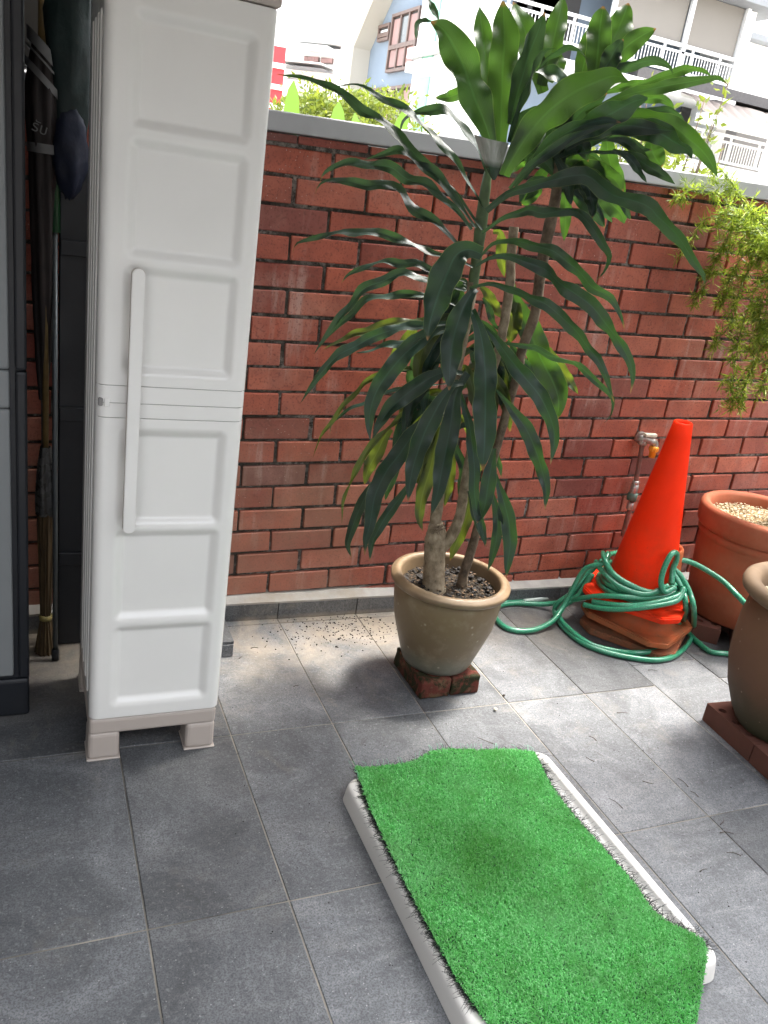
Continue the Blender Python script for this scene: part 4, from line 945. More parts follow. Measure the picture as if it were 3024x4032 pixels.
# ================================================================== tap on the wall
M_BRASS = simple('weathered_steel', (.42, .40, .37), .35, .25, 40, .2, metal=.8, dirt=((.20, .13, .08), .6)); M_PIPE = simple('rusty_pipe', (.17, .085, .065), .6, .3, 30, .3)
M_LEV = simple('ivory_lever', (.62, .58, .47), .5, .1, 30, .1); M_ORG = simple('orange_connector', (.85, .33, .02), .4)
M_VERD = simple('green_coupling', (.07, .13, .10), .5, .3, 30, .2)
def wl_(zx, zy, out=.05): return hit(1900+.6775*zx, 1500+.6775*zy, 1, WY-out)
tap = empty('wall_tap', tuple(wl_(925, 340))); tag(tap, 'outdoor tap with ivory lever and rusty pipe fixed to brick wall', 'tap')
T0 = wl_(925, 340)
def tp(zx, zy, out=.05): return wl_(zx, zy, out)-T0
tube('pipe', spline([tp(932, 340), tp(915, 450), tp(890, 590), tp(872, 690), tp(840, 800), tp(815, 900, .045)], 24), .0095, M_PIPE, tap, 14)
vb = tube('valve_body', spline([tp(905, 335, .0), tp(912, 332, .04), tp(935, 335, .055), tp(970, 345, .065), tp(998, 358, .07)], 14), [.012, .017, .0175, .0135, .0145], M_BRASS, tap, 14)
tube('spout', spline([tp(992, 350, .068), tp(1005, 362, .07), tp(1002, 385, .07), tp(998, 400, .07)], 10), .0115, M_BRASS, tap, 14)
lathe('collar', [(.0, -.012), (.018, -.012), (.019, -.004), (.019, .006), (.016, .011), (0, .011)], M_BRASS, vb, 8, tuple(tp(930, 352, .052)))
a, b = tp(940, 318, .07), tp(1016, 308, .075)
lv = bmesh.new(); box_bm(lv, min(a[0], b[0]), max(a[0], b[0]), a[1]-.010, a[1]+.010, a[2]-.004, a[2]+.010, .004, 2); frombm('lever', lv, M_LEV, tap)
cn = tp(995, 395, .07); oc = lathe('hose_connector', [(0, -.035), (.013, -.035), (.0135, -.012), (.0165, -.010), (.0165, .010), (.012, .012), (0, .012)], M_ORG, tap, 14, tuple(cn))
for k in range(10):
    an = 2*math.pi*k/10; box('grip_rib', cn[0]+.0165*math.cos(an)-.002, cn[0]+.0165*math.cos(an)+.002, cn[1]+.0165*math.sin(an)-.002, cn[1]+.0165*math.sin(an)+.002, cn[2]-.008, cn[2]+.008, M_ORG, oc, .0008, 1)
for zy, r, h, m in ((592, .0135, .010, M_BRASS), (630, .0155, .024, M_BRASS), (672, .0195, .017, M_VERD), (725, .013, .016, M_BRASS)):
    q = tp(890-(zy-590)*.24, zy); lathe('coupling', [(.009, -h), (r, -h*.9), (r*1.04, 0), (r, h*.9), (.009, h)], m, tap, 10, tuple(q))
box('wall_clip', tp(905, 335, 0)[0]-.016, tp(905, 335, 0)[0]+.016, tp(905, 335, .012)[1], tp(905, 335, -.012)[1], tp(905, 335)[2]-.016, tp(905, 335)[2]+.016, M_BRASS, tap, .003, 2)

# ================================================================== pots at the right
def terra(name, c, dust, amt, rough=.75):
    t = NT(name); n = t.noise(5, 'O', 7, .65)
    col = t.ramp(n, [(.3, dk(c, .8)), (.7, dk(c, 1.15))]); col = t.mix(t.ramp(t.noise(9, 'O', 8, .7), [(.48, 0.0), (.7, amt)]), col, dust)
    t.set(color=col, rough=rough, spec=.3); t.bump(t.noise(90, 'O', 5), .15, .002); return t.m
M_TERRA = terra('terracotta_clay', (.31, .086, .040), (.30, .14, .08), .4); M_SAND = soil_mat('sandy_soil', (.10, .07, .04), (.27, .19, .10), (.48, .37, .22))
M_BROWNP = terra('brown_weathered_clay', (.215, .105, .062), (.30, .20, .13), .5); M_TANR = terra('tan_weathered_rim', (.165, .112, .068), (.11, .072, .045), .7)
M_STONE = simple('pale_grit', (.46, .38, .26), .9, .4, 60, .5); M_GSOIL = soil_mat('grey_gravelly_soil', (.05, .04, .032), (.13, .10, .08), (.30, .25, .2))
M_CORED = terra('dark_cored_brick', (.115, .046, .032), (.06, .036, .027), .6, .9)
TP = (2.675, 2.205)
tpz = .0665
tpot = empty('terracotta_pot', (TP[0], TP[1], tpz)); tag(tpot, 'large orange terracotta pot of sandy soil against the brick wall', 'plant pot')
R0 = .245
pb_ = lathe('pot', [(0, .001), (.185, .001), (.193, .010), (.205, .12), (.216, .26), (.219, .315), (.2225, .320), (.2275, .330), (.229, .340), (.2265, .349), (.2235, .353)], M_TERRA, tpot, 72)
lathe('rim', [(.2235, .3532), (.233, .358), (.240, .368), (.2430, .385), (.2445, .410), (.2445, .432), (.2400, .443), (.230, .449), (.220, .449), (.211, .444), (.206, .434), (.203, .40), (.202, .36)], M_TERRA, pb_, 72)
soil_disc('soil', .2045, .398, M_SAND, pb_, amp=.014, seed=4)
pebbles('grit', disc_pts(900, .198, .400, jit=.010), [random.uniform(.002, .006) for _ in range(900)], M_STONE, pb_)
FP = (2.178, 1.505)
fpot = empty('brown_pot', (FP[0], FP[1], .0665)); tag(fpot, 'weathered brown clay pot with thick tan rim and mossy foot', 'plant pot')
def brownfade():
    t = NT('brown_clay_mossy_foot'); n = t.noise(6, 'O', 7, .65)
    sx = t.n.new('ShaderNodeSeparateXYZ'); t.l.new(t.tc.outputs['Object'], sx.inputs[0])
    zc = t.math('ADD', sx.outputs['Z'], t.math('MULTIPLY', t.math('SUBTRACT', n, .5), .16))
    c = t.ramp(zc, [(.0, (.035, .035, .016)), (.08, (.06, .042, .022)), (.2, (.115, .056, .031)), (.36, (.15, .076, .042))])
    v = t.voro(30, 'O'); c = t.mix(t.ramp(v.outputs['Distance'], [(.05, .55), (.12, 0.0)]), c, (.36, .27, .2))
    t.set(color=c, rough=.7, spec=.35); t.bump(t.noise(70, 'O', 5), .2, .002); return t.m
fb = lathe('pot', [(0, .001), (.118, .001), (.126, .008), (.150, .05), (.180, .12), (.199, .20), (.2040, .27), (.2030, .34), (.195, .395), (.186, .425)], brownfade(), fpot, 72)
lathe('rim', [(.186, .4252), (.197, .428), (.213, .433), (.226, .444), (.2295, .458), (.225, .472), (.214, .480), (.198, .480), (.184, .473), (.175, .460), (.170, .44), (.167, .39)], M_TANR, fb, 72)
soil_disc('soil', .169, .425, M_GSOIL, fb, amp=.012, seed=8)
pebbles('grit', disc_pts(420, .160, .427, jit=.01), [random.uniform(.002, .007) for _ in range(420)], M_STONE, fb)
# cored bricks under both pots
def cored(name_lab, loc, rz, group):
    L_, W_, H_ = .215, .102, .065; bm = bmesh.new()
    segs = 12
    holes = [(hx*.062, hy*.027) for hx in (-1, 0, 1) for hy in (-1, 1)]
    # top face with holes via boolean-free grid: build outer box sides + tubes + top by triangle fill
    ov = [bm.verts.new((x, y, H_)) for x, y in ((-L_/2, -W_/2), (L_/2, -W_/2), (L_/2, W_/2), (-L_/2, W_/2))]
    edges = [bm.edges.new((ov[i], ov[(i+1) % 4])) for i in range(4)]
    rims = []
    for hx, hy in holes:
        rv = [bm.verts.new((hx+.0125*math.cos(2*math.pi*k/segs), hy+.0125*math.sin(2*math.pi*k/segs), H_)) for k in range(segs)]
        edges += [bm.edges.new((rv[k], rv[(k+1) % segs])) for k in range(segs)]; rims.append(rv)
    bmesh.ops.triangle_fill(bm, use_beauty=True, use_dissolve=False, edges=edges)
    bv_ = [bm.verts.new((v.co.x, v.co.y, .001)) for v in ov]
    for i in range(4): bm.faces.new((ov[i], bv_[i], bv_[(i+1) % 4], ov[(i+1) % 4]))
    bm.faces.new(bv_[::-1])
    for rv in rims:
        lo = [bm.verts.new((v.co.x, v.co.y, .006)) for v in rv]
        for k in range(segs): bm.faces.new((rv[k], rv[(k+1) % segs], lo[(k+1) % segs], lo[k]))
        bm.faces.new(lo)
    bmesh.ops.recalc_face_normals(bm, faces=bm.faces)
    o = frombm('cored_brick', bm, M_CORED, None); o.location = loc; o.rotation_euler = (0, 0, rz); tag(o, name_lab, 'brick', group); return o
for k, lb in enumerate(('dark cored brick with open holes showing beside the brown pot', 'dark cored brick in the middle of the row under the brown pot', 'dark cored brick at the row end away from the wall, under brown pot')):
    cored(lb, (2.086-.012*k, 1.553-.219*k, 0), math.radians(87), 'cored bricks under the brown pot')
cored('dark cored brick under the far side of the weathered brown pot', (2.29, 1.52, 0), math.radians(88), 'cored bricks under the brown pot')
cored('cored brick beside cones, under terracotta pot', (2.520, 2.190, 0), math.radians(50), 'cored bricks under the terracotta pot')
cored('cored brick under terracotta pot with hose running past it', (2.590, 2.035, 0), math.radians(48), 'cored bricks under the terracotta pot')
cored('cored brick under the wall side of terracotta pot', (2.77, 2.30, 0), math.radians(50), 'cored bricks under the terracotta pot')

# ================================================================== asparagus fern arching in from the right
def needle_mat():
    t = NT('fern_needles'); r = t.geo.outputs['Random Per Island']
    c = t.ramp(r, [(0, (.04, .09, .010)), (.4, (.11, .19, .018)), (.75, (.24, .32, .03)), (1, (.44, .50, .08))])
    t.set(color=c, rough=.5, spec=.4)
    tr = t.n.new('ShaderNodeBsdfTranslucent'); t.l.new(t.mix(.5, c, (.35, .45, .04)), tr.inputs['Color']); mx = t.n.new('ShaderNodeMixShader'); mx.inputs[0].default_value = .42
    t.l.new(t.b.outputs[0], mx.inputs[1]); t.l.new(tr.outputs[0], mx.inputs[2]); t.l.new(mx.outputs[0], t.out.inputs['Surface']); return t.m
M_NEED = needle_mat(); M_FSTEM = simple('fern_stem', (.14, .16, .05), .7, .3, 40, .2)
fern = empty('asparagus_fern', (TP[0]+.06, TP[1], tpz+.40)); tag(fern, 'feathery yellow green asparagus fern arching over the terracotta pot', 'fern')
FO = np.array([TP[0]+.06, TP[1], tpz+.40])
FC = np.array([2.52, 2.10])
def fp_(dx, dy, d=0.0): return pl(dx*DSP, dy*DSP, FC, d)
root = FO
arcs = [  # photo-plane stems (display px), root far right
 [(1760, 640), (1700, 560), (1620, 490), (1560, 430), (1500, 405), (1450, 400), (1400, 405), (1350, 420)],
 [(1760, 640), (1680, 540), (1600, 470), (1530, 470), (1480, 500), (1455, 540)],
 [(1770, 660), (1700, 570), (1620, 520), (1560, 540), (1530, 600), (1505, 650)],
 [(1770, 660), (1700, 560), (1640, 560), (1600, 620), (1580, 700), (1540, 740)],
 [(1780, 680), (1710, 600), (1650, 600), (1610, 680), (1590, 770), (1580, 880)],
 [(1780, 680), (1720, 640), (1670, 680), (1640, 760), (1610, 830), (1600, 870)],
 [(1780, 690), (1720, 660), (1680, 720), (1660, 800), (1645, 840)],
 [(1760, 640), (1700, 520), (1640, 470), (1590, 480), (1560, 540)],
 [(1770, 640), (1720, 560), (1650, 530), (1600, 560), (1570, 620), (1560, 660)],
 [(1780, 640), (1720, 500), (1670, 470), (1620, 500)],
 [(1780, 640), (1740, 560), (1690, 560), (1650, 640), (1640, 700)],
 [(1790, 680), (1740, 620), (1690, 640), (1655, 700), (1620, 760)],
 [(1760, 620), (1680, 520), (1610, 440), (1570, 380), (1545, 360)],
]
nv, nf = [], []
def needle(p, d, L, w):
    d = d/np.linalg.norm(d); s = np.cross(d, rng.normal(size=3)); s /= np.linalg.norm(s)+1e-9
    o = len(nv); nv.extend([p, p+d*L*.45+s*w, p+d*L, p+d*L*.45-s*w]); nf.append((o, o+1, o+2, o+3))
def dress(path, dens, Ln):
    T = np.gradient(path, axis=0); T /= np.linalg.norm(T, axis=1)[:, None]+1e-9
    for i in range(len(path)):
        for _ in range(dens):
            p = path[i]+rng.normal(size=3)*.0015; d = T[i]*.7+rng.normal(size=3)*.75; needle(p, d, Ln*rng.uniform(.35, 1.3), .0020*rng.uniform(.7, 1.3))
for k, a in enumerate(arcs):
    dd = rng.uniform(-.10, .06); P_ = [fp_(x, y, dd+.02*math.sin(i+k)) for i, (x, y) in enumerate(a)]
    for q in P_: q[1] = min(q[1], WY-.05)
    P_ = [root+np.array([rng.uniform(-.02, .02), rng.uniform(-.02, .02), 0]), root+(P_[0]-root)*.5+np.array([.03, 0, .22])]+P_
    path = spline(P_, 70); tube('stem', path-FO, [.0042, .0030, .0012], M_FSTEM, fern, 5)
    for i in range(16, 70, 1):
        for _ in range(1 if i < 22 else 2):
            t = i/69; Lb = rng.uniform(.02, .085)*(1.15-.5*t); d = rng.normal(size=3)*.8+np.array([-.25, 0, -.55]); d /= np.linalg.norm(d)
            e = path[i]+d*Lb+np.array([0, 0, -.25*Lb])
            if e[1] > WY-.03: continue
            sub = spline([path[i], path[i]+d*Lb*.5, e], 6); dress(sub, 4, .036)
    dress(path[22:], 2, .02)
f_ = mesh('foliage', np.array(nv)-FO, nf, M_NEED, fern); f_['kind'] = 'stuff'
print('needles', len(nf))

# ================================================================== tray with artificial turf
M_TRAY = plastic('white_tray_plastic', (.60, .585, .55), .45, .06)
TXA, TXB, TYA, TYB, TH = .738, 1.358, .852, 1.578, .052
tray = empty('plastic_tray', ((TXA+TXB)/2, (TYA+TYB)/2, 0)); tag(tray, 'low off-white plastic tray under the artificial turf', 'tray')
def rrect(x0, x1, y0, y1, r, n=8):
    P_ = []
    for cx_, cy_, a0 in ((x1-r, y1-r, 0), (x0+r, y1-r, 90), (x0+r, y0+r, 180), (x1-r, y0+r, 270)):
        for k in range(n+1): a = math.radians(a0+90*k/n); P_.append((cx_+r*math.cos(a), cy_+r*math.sin(a)))
    return P_
hx, hy = (TXB-TXA)/2, (TYB-TYA)/2
lay = []
for ins, z in ((.0, .001), (.0005, .004), (.004, .030), (.006, .042), (.0085, .048), (.013, .0512), (.020, .052), (.030, .0512), (.034, .048), (.037, .040)):
    lay.append([(x, y, z) for x, y in rrect(-hx+ins, hx-ins, -hy+ins, hy-ins, max(.012, .036-ins*.5))])
V = [v for l in lay for v in l]; n_ = len(lay[0]); F = []
for i in range(len(lay)-1):
    for k in range(n_): F.append((i*n_+k, i*n_+(k+1) % n_, (i+1)*n_+(k+1) % n_, (i+1)*n_+k))
F.append(tuple((len(lay)-1)*n_+k for k in range(n_)))
mesh('tray_shell', V, F, M_TRAY, tray, True)
rg = bmesh.new()
for k in range(34):
    for sx_ in (-1, 1):
        yk = -hy+.06+k*(2*hy-.12)/33; box_bm(rg, sx_*(hx-.046)-.011, sx_*(hx-.046)+.011, yk-.006, yk+.006, .038, .0495, .003, 1)
rg.free()
TZ = .0545
Lp = [(768, 1652), (800, 1740), (850, 1850), (900, 1948), (950, 2040), (1000, 2128), (1062, 2216), (1110, 2300), (1160, 2385)]
Rp = [(1156, 1622), (1190, 1690), (1225, 1738), (1262, 1782), (1300, 1822), (1330, 1858), (1372, 1905), (1405, 1955), (1440, 1985), (1480, 2005), (1520, 2027), (1528, 2060), (1525, 2120), (1520, 2180), (1512, 2260), (1505, 2330)]
Bp = [(768, 1652), (800, 1656), (870, 1653), (905, 1645), (940, 1630), (1020, 1619), (1100, 1616), (1156, 1622)]
def tfl(P_): return np.array([fl(x, y, TZ+.010)[:2] for x, y in P_])
GN, GM = 90, 60
Lc, Rc, Bc = spline(tfl(Lp), GN), spline(tfl(Rp), GN), spline(tfl(Bp), GM)
def drop(y): return -min(.050, max(0, TYA+.012-y)*.55)
G = np.zeros((GN, GM, 2))
for i in range(GN):
    t = i/(GN-1)
    for k in range(GM):
        q = k/(GM-1); G[i, k] = Lc[i]*(1-q)+Rc[i]*q+(Bc[k]-(Lc[0]*(1-q)+Rc[0]*q))*(1-t)**5
ring_ = np.vstack([G[0, :-1], G[:-1, -1], G[-1, :0:-1], G[:0:-1, 0]])
poly = ring_; n_ = len(ring_)
TO = np.array([ring_[:, 0].mean(), ring_[:, 1].mean(), TZ])
turf = empty('turf_mat', tuple(TO)); tag(turf, 'bright green artificial turf mat lying on the white tray', 'turf mat')
def lift(x, y): return drop(y)+.0018*mnoise.noise((x*6, y*6, 0))+(.010*max(0, (y-1.50)/.07)**2*max(0, math.sin((x-.80)*9)) if y > 1.5 else 0)
V = [(G[i, k, 0]-TO[0], G[i, k, 1]-TO[1], lift(*G[i, k])+h) for h in (.0, .003) for i in range(GN) for k in range(GM)]; F = []
for h in (0, 1):
    for i in range(GN-1):
        for k in range(GM-1):
            a = h*GN*GM+i*GM+k; f4 = (a, a+GM, a+GM+1, a+1); F.append(f4 if h else f4[::-1])
M_BACK = simple('black_turf_backing', (.012, .016, .014), .85, .3, 60, .4)
mesh('backing', V, F, simple('dark_green_turf_backing', (.02, .10, .03), .85, .3, 60, .4), turf)
def inside(x, y):
    r = np.zeros(len(x), bool); P_ = ring_; j = len(P_)-1
    for i in range(len(P_)):
        c = ((P_[i, 1] > y) != (P_[j, 1] > y)) & (x < (P_[j, 0]-P_[i, 0])*(y-P_[i, 1])/(P_[j, 1]-P_[i, 1]+1e-12)+P_[i, 0]); r ^= c; j = i
    return r
NB = 150000
bx_ = rng.uniform(ring_[:, 0].min(), ring_[:, 0].max(), NB); by_ = rng.uniform(ring_[:, 1].min(), ring_[:, 1].max(), NB); m_ = inside(bx_, by_); bx_, by_ = bx_[m_], by_[m_]; NB = len(bx_)
lz = np.array([lift(a, b) for a, b in zip(bx_, by_)])
patch = np.array([mnoise.noise((a*7, b*7, 4)) for a, b in zip(bx_, by_)])
L_ = rng.uniform(.006, .0115, NB)*(1+.15*patch); th = rng.uniform(0, 6.283, NB); ln = rng.uniform(.30, .97, NB)
dirx = np.cos(th)*ln-.18; diry = np.sin(th)*ln-.12+.15*patch; dz = np.sqrt(np.maximum(.15, 1-ln**2))
wd = .00085
p0 = np.stack([bx_-TO[0], by_-TO[1], lz+.003], 1); tipp = p0+np.stack([dirx, diry, dz], 1)*L_[:, None]; sv = np.stack([-np.sin(th), np.cos(th), np.zeros(NB)], 1)*wd
mid = p0+np.stack([dirx*.35, diry*.35, dz*.7], 1)*L_[:, None]
Vb = np.stack([p0-sv, p0+sv, mid+sv*.9, tipp, mid-sv*.9], 1).reshape(-1, 3); ix = np.arange(NB)[:, None]*5
me = bpy.data.meshes.new('grass_blades'); me.from_pydata(Vb.tolist(), [], (ix+np.array([0, 1, 2, 3, 4])).tolist())
def turf_mat():
    t = NT('green_turf_fibre'); r = t.geo.outputs['Random Per Island']
    c = t.ramp(r, [(0, (.12, .46, .11)), (.35, (.19, .63, .19)), (.7, (.31, .77, .31)), (1, (.52, .88, .50))])
    # flattened, stained patches of their own shape
    dc_ = fl(1035, 1850, TZ)-TO; dv = t.n.new('ShaderNodeVectorMath'); dv.operation = 'DISTANCE'; t.l.new(t.tc.outputs['Object'], dv.inputs[0]); dv.inputs[1].default_value = (dc_[0], dc_[1], 0)
    w = t.ramp(t.math('ADD', dv.outputs['Value'], t.math('MULTIPLY', t.noise(7, 'O', 5, .6), .16)), [(.10, .55), (.26, .0)]); c = t.mix(w, c, (.08, .30, .03))
    pch = t.ramp(t.noise(9, 'O', 6, .65), [(.44, 0.0), (.66, .5)]); c = t.mix(pch, c, (.12, .40, .06)); c = t.mix(t.ramp(t.noise(4, 'O', 5, .6), [(.52, 0.0), (.7, .4)]), c, (.45, .80, .46))
    t.set(color=c, rough=.55, spec=.3)
    tr = t.n.new('ShaderNodeBsdfTranslucent'); t.l.new(c, tr.inputs['Color']); mx = t.n.new('ShaderNodeMixShader'); mx.inputs[0].default_value = .4
    t.l.new(t.b.outputs[0], mx.inputs[1]); t.l.new(tr.outputs[0], mx.inputs[2]); t.l.new(mx.outputs[0], t.out.inputs['Surface']); return t.m
me.materials.append(turf_mat()); gb = link(bpy.data.objects.new('grass_blades', me), turf); gb['kind'] = 'stuff'
# frayed black backing threads along the edges, pale green strands along the far edge
geos = []
C_ = ring_.mean(0)
for k in range(n_):
    p_ = ring_[k]; q_ = ring_[(k+1) % n_]; far = p_[1] > 1.53
    if p_[1] < .895: continue
    for _ in range(4 if far else 15):
        s = p_+(q_-p_)*random.random(); out = s-C_; tn = q_-p_; nrm = np.array([tn[1], -tn[0]]); nrm /= np.linalg.norm(nrm)+1e-9
        if nrm@out < 0: nrm = -nrm
        z0 = lift(*s); L = random.uniform(.004, .0125)*(1.6 if nrm[0] > .3 else 1)
        a = np.array([s[0]-TO[0], s[1]-TO[1], z0+.0015]); d = np.array([nrm[0], nrm[1], 0])+rng.normal(size=3)*np.array([.6, .6, .45])
        zmin = -.0022+.0008
        pts = [a, a+d*L*.5+np.array([0, 0, .002]), a+d*L+rng.normal(size=3)*.006]
        for w_ in pts: w_[2] = max(w_[2], zmin+.001)
        geos.append(tube_geo(spline(pts, 5), [.0006, .0003], 3, False))
V, F = merge(geos); o = mesh('frayed_threads', V, F, M_BACK, turf); o['kind'] = 'stuff'
geos = []
for k in range(170):
    i = random.randrange(n_); p_ = ring_[i]
    if p_[1] < 1.545: continue
    a = np.array([p_[0]-TO[0]+random.uniform(-.01, .01), p_[1]-TO[1], lift(*p_)+.004]); geos.append(tube_geo(spline([a, a+np.array([random.uniform(-.004, .004), .006, .008]), a+np.array([random.uniform(-.010, .006), .014, .012])], 5), [.0006, .0004], 3, False))
if geos:
    V, F = merge(geos); o = mesh('loose_strands', V, F, simple('pale_green_fibre', (.16, .40, .26), .5), turf); o['kind'] = 'stuff'

# ================================================================== litter on the floor
M_TWIG = simple('dark_twig', (.055, .042, .03), .9, .4, 60, .3); M_PALE = simple('pale_scrap', (.48, .45, .36), .8, .2, 60, .2)
def twig(name, x, y, L, a, mat, lab, r=.0011):
    c = fl(x, y, .0022); d = np.array([math.cos(a), math.sin(a), 0])*L
    P_ = [c-d*.5, c+np.array([-d[1], d[0], 0])*random.uniform(-.15, .15)+np.array([0, 0, .001]), c+d*.5]
    o = tube(name, spline(P_, 7)-c, [r, r*.5], mat, None, 5); o.location = c; tag(o, lab, 'twig', 'bits of twig on the floor')
for k, (x, y, L, a) in enumerate([(1330, 1735, .05, 1.9), (1280, 1595, .03, 2.0), (1345, 1540, .045, -.2), (1560, 1775, .035, .5), (1585, 1845, .04, 2.6), (1500, 1715, .03, 1.8), (1475, 1690, .045, 1.7), (1570, 1800, .045, -.3), (1400, 1690, .035, -.6), (1410, 1448, .04, -.3),
                                  (1275, 1640, .03, 2.1), (1050, 1600, .06, 2.3), (550, 1400, .028, -.1), (575, 1395, .022, .9), (520, 1420, .02, .7), (640, 1482, .02, .2), (1520, 1880, .03, .1), (1240, 1780, .03, 1.9)]):
    twig('twig', x, y, L*.9, a, M_TWIG, 'thin dark twig lying on the grey floor tiles')
pts, sz = [], []
for _ in range(420):
    x, y = random.gauss(745, 75), random.gauss(1358, 24)
    if 500 < x < 860 and 1320 < y < 1440: q = fl(x, y, .0012); pts.append(tuple(q)); sz.append(random.uniform(.0008, .0030)*(1.6 if random.random() < .05 else 1))
for _ in range(260):
    x, y = random.uniform(480, 1650), random.uniform(1330, 2100); q = fl(x, y, .0008)
    if q[1] < 2.47: pts.append(tuple(q)); sz.append(random.uniform(.0006, .0018))
o = pebbles('soil_crumbs', pts, sz, M_CRUMB, None); tag(o, 'scattered dark soil crumbs on the floor by the wall', 'crumbs')
o.name = 'floor_crumbs'
nut = pebbles('seed_pod', [tuple(fl(1070, 1532, .006))], [.0068], M_PALE, None, .9); del nut['kind']; tag(nut, 'small pale round seed pod on tile beside olive pot', 'seed pod')
nut = pebbles('seed_pod', [tuple(fl(1088, 1502, .004))], [.005], M_TWIG, None, .9); del nut['kind']; tag(nut, 'small dark seed pod on tile joint beside mossy brick', 'seed pod')
# ================================================================== the street beyond the wall
M_BLUEW = simple('blue_grey_render', (.19, .24, .30), .85, .06, .8, .15); M_WHITEW = simple('white_render', (.74, .74, .72), .85, .03, .6, .1); M_CREAM = simple('cream_render_gable', (.46, .43, .37), .85, .04, .6, .1)
M_FRAME = simple('brown_window_frame', (.14, .095, .08), .5, .1, 5, 0); M_PINK = simple('pink_brown_shutter', (.30, .18, .165), .5, .12, 2, 0)
M_GLASS = simple('window_glass', (.10, .11, .115), .08, .2, 2, 0); M_GGLASS = simple('green_tinted_glass', (.20, .42, .31), .08, .3, 1.2, 0); M_DARKI = simple('dark_interior', (.06, .058, .058), .9, .2, 1, 0)
M_BLIND = simple('beige_roller_blind', (.19, .175, .155), .85, .03, .4, .05); M_RAIL = simple('white_rail_paint', (.78, .78, .77), .5, .02, 2, 0); M_GREYC = simple('grey_concrete_band', (.20, .21, .22), .85, .1, 1.5, .1)
M_AWN = NT('brown_awning'); M_AWN.set(color=M_AWN.ramp(M_AWN.noise(1.0, vec=M_AWN.mapv('O', (3, .6, .6)), detail=4), [(.35, (.020, .0135, .012)), (.65, (.046, .033, .030))]), rough=.8); M_AWN = M_AWN.m
M_RED = simple('red_cladding', (.55, .035, .04), .5, .06, .6, 0); M_ROOFD = simple('dark_fascia', (.075, .07, .07), .7)
Z8_ = lambda a, b: (1000+.422*a, .422*b)          # enlargements of the photograph the sizes were read from
Z1_ = lambda a, b: (1000+.6028*a, .6028*b)
Z2_ = lambda a, b: (2000+.6173*a, .6173*b)
BX, RY = 8.8, 22.4
def bx(p): return hit(p[0], p[1], 0, BX)
def ry(p): return hit(p[0], p[1], 1, RY)
def slab(name, o, P_, dv, mat, par): return extr(name, [np.array(q)-o for q in P_], dv, mat, par)
def quad_x(name, o, x, y0, y1, z0, z1, th, mat, par):      # board lying in a plane x = const, facing -x
    return box(name, x-o[0]-th, x-o[0], y0-o[1], y1-o[1], z0-o[2], z1-o[2], mat, par)
def quad_y(name, o, y, x0, x1, z0, z1, th, mat, par):
    return box(name, x0-o[0], x1-o[0], y-o[1]-th, y-o[1], z0-o[2], z1-o[2], mat, par)
# ---- blue grey house
o_ = np.array([BX, 24.0, -.45]); bh_ = empty('blue_house', tuple(o_)); tag(bh_, 'blue grey rendered house with brown framed windows and white corner pier', 'house')
colL, colR = bx(Z1_(1040, 400)), bx(Z1_(1275, 400))
yN = min(colL[1], colR[1]); yF = bx(Z8_(1060, 900))[1]
top = [bx(Z8_(1105, 470)), bx(Z8_(1310, 0))]
yA, zA, yB, zB_ = top[0][1], top[0][2], top[1][1], top[1][2]
sl = (zB_-zA)/(yB-yA); yR = yN-1.2
wallp = [(BX, yA+.15, -.45), (BX, yR, -.45), (BX, yR, zA+sl*(yR-yA)), (BX, yA+.15, zA)]
slab('wall', o_, wallp, (.4, 0, 0), M_BLUEW, bh_)
gb_ = [(BX-.5, yA+.15, -.45), (BX-.5, yA+.75, -.45), (BX-.5, yA+.75, zA+.15), (BX-.5, yR, zA+sl*(yR-yA)+.75), (BX-.5, yR, zA+sl*(yR-yA)), (BX-.5, yA+.15, zA)]
slab('gable_band', o_, gb_, (.8, 0, 0), M_CREAM, bh_)
def win_x(pts, rows, cols, fills, th=.1):
    q = [bx(p) for p in pts]; y0, y1 = min(a[1] for a in q), max(a[1] for a in q); z0, z1 = np.mean(sorted(a[2] for a in q)[:2]), np.mean(sorted(a[2] for a in q)[2:])
    w = quad_x('window', o_, BX-.003, y0, y1, z0, z1, .03, M_DARKI, bh_)
    f = .07
    for a, b, c, d in ((y0-f, y1+f, z1, z1+f), (y0-f, y1+f, z0-f, z0), (y0-f, y0, z0, z1), (y1, y1+f, z0, z1)): quad_x('frame', o_, BX-.002, a, b, c, d, th, M_FRAME, w)
    zs = [z0]+[z0+(z1-z0)*r for r in rows]+[z1]; k = 0
    for i in range(len(zs)-1):
        if i: quad_x('transom', o_, BX-.002, y0, y1, zs[i]-.05, zs[i]+.05, th, M_FRAME, w)
        for j in range(cols):
            a, b = y0+(y1-y0)*j/cols, y0+(y1-y0)*(j+1)/cols
            if j: quad_x('mullion', o_, BX-.002, a-.035, a+.035, zs[i]+(.05 if i else 0), zs[i+1]-(.05 if i < len(zs)-2 else 0), th*.9, M_FRAME, w)
            m = fills[k % len(fills)]; k += 1
            if m: quad_x('pane', o_, BX-.035, a+.04, b-.04, zs[i]+.055, zs[i+1]-.055, .02, m, w)
win_x([Z8_(1330, 165), Z8_(1540, 105), Z8_(1495, 622), Z8_(1290, 648)], [.42], 3, [M_PINK, M_PINK, M_PINK, M_PINK, M_GLASS, M_PINK])
win_x([Z8_(1262, 845), Z8_(1460, 822), Z8_(1430, 1250), Z8_(1230, 1260)], [.3], 3, [M_PINK, M_GLASS, M_PINK])
win_x([Z8_(1200, 272), Z8_(1280, 248), Z8_(1272, 350), Z8_(1195, 368)], [.28], 1, [M_PINK, M_WHITEW])
win_x([Z8_(1140, 856), Z8_(1206, 850), Z8_(1198, 945), Z8_(1135, 955)], [], 1, [M_GLASS])
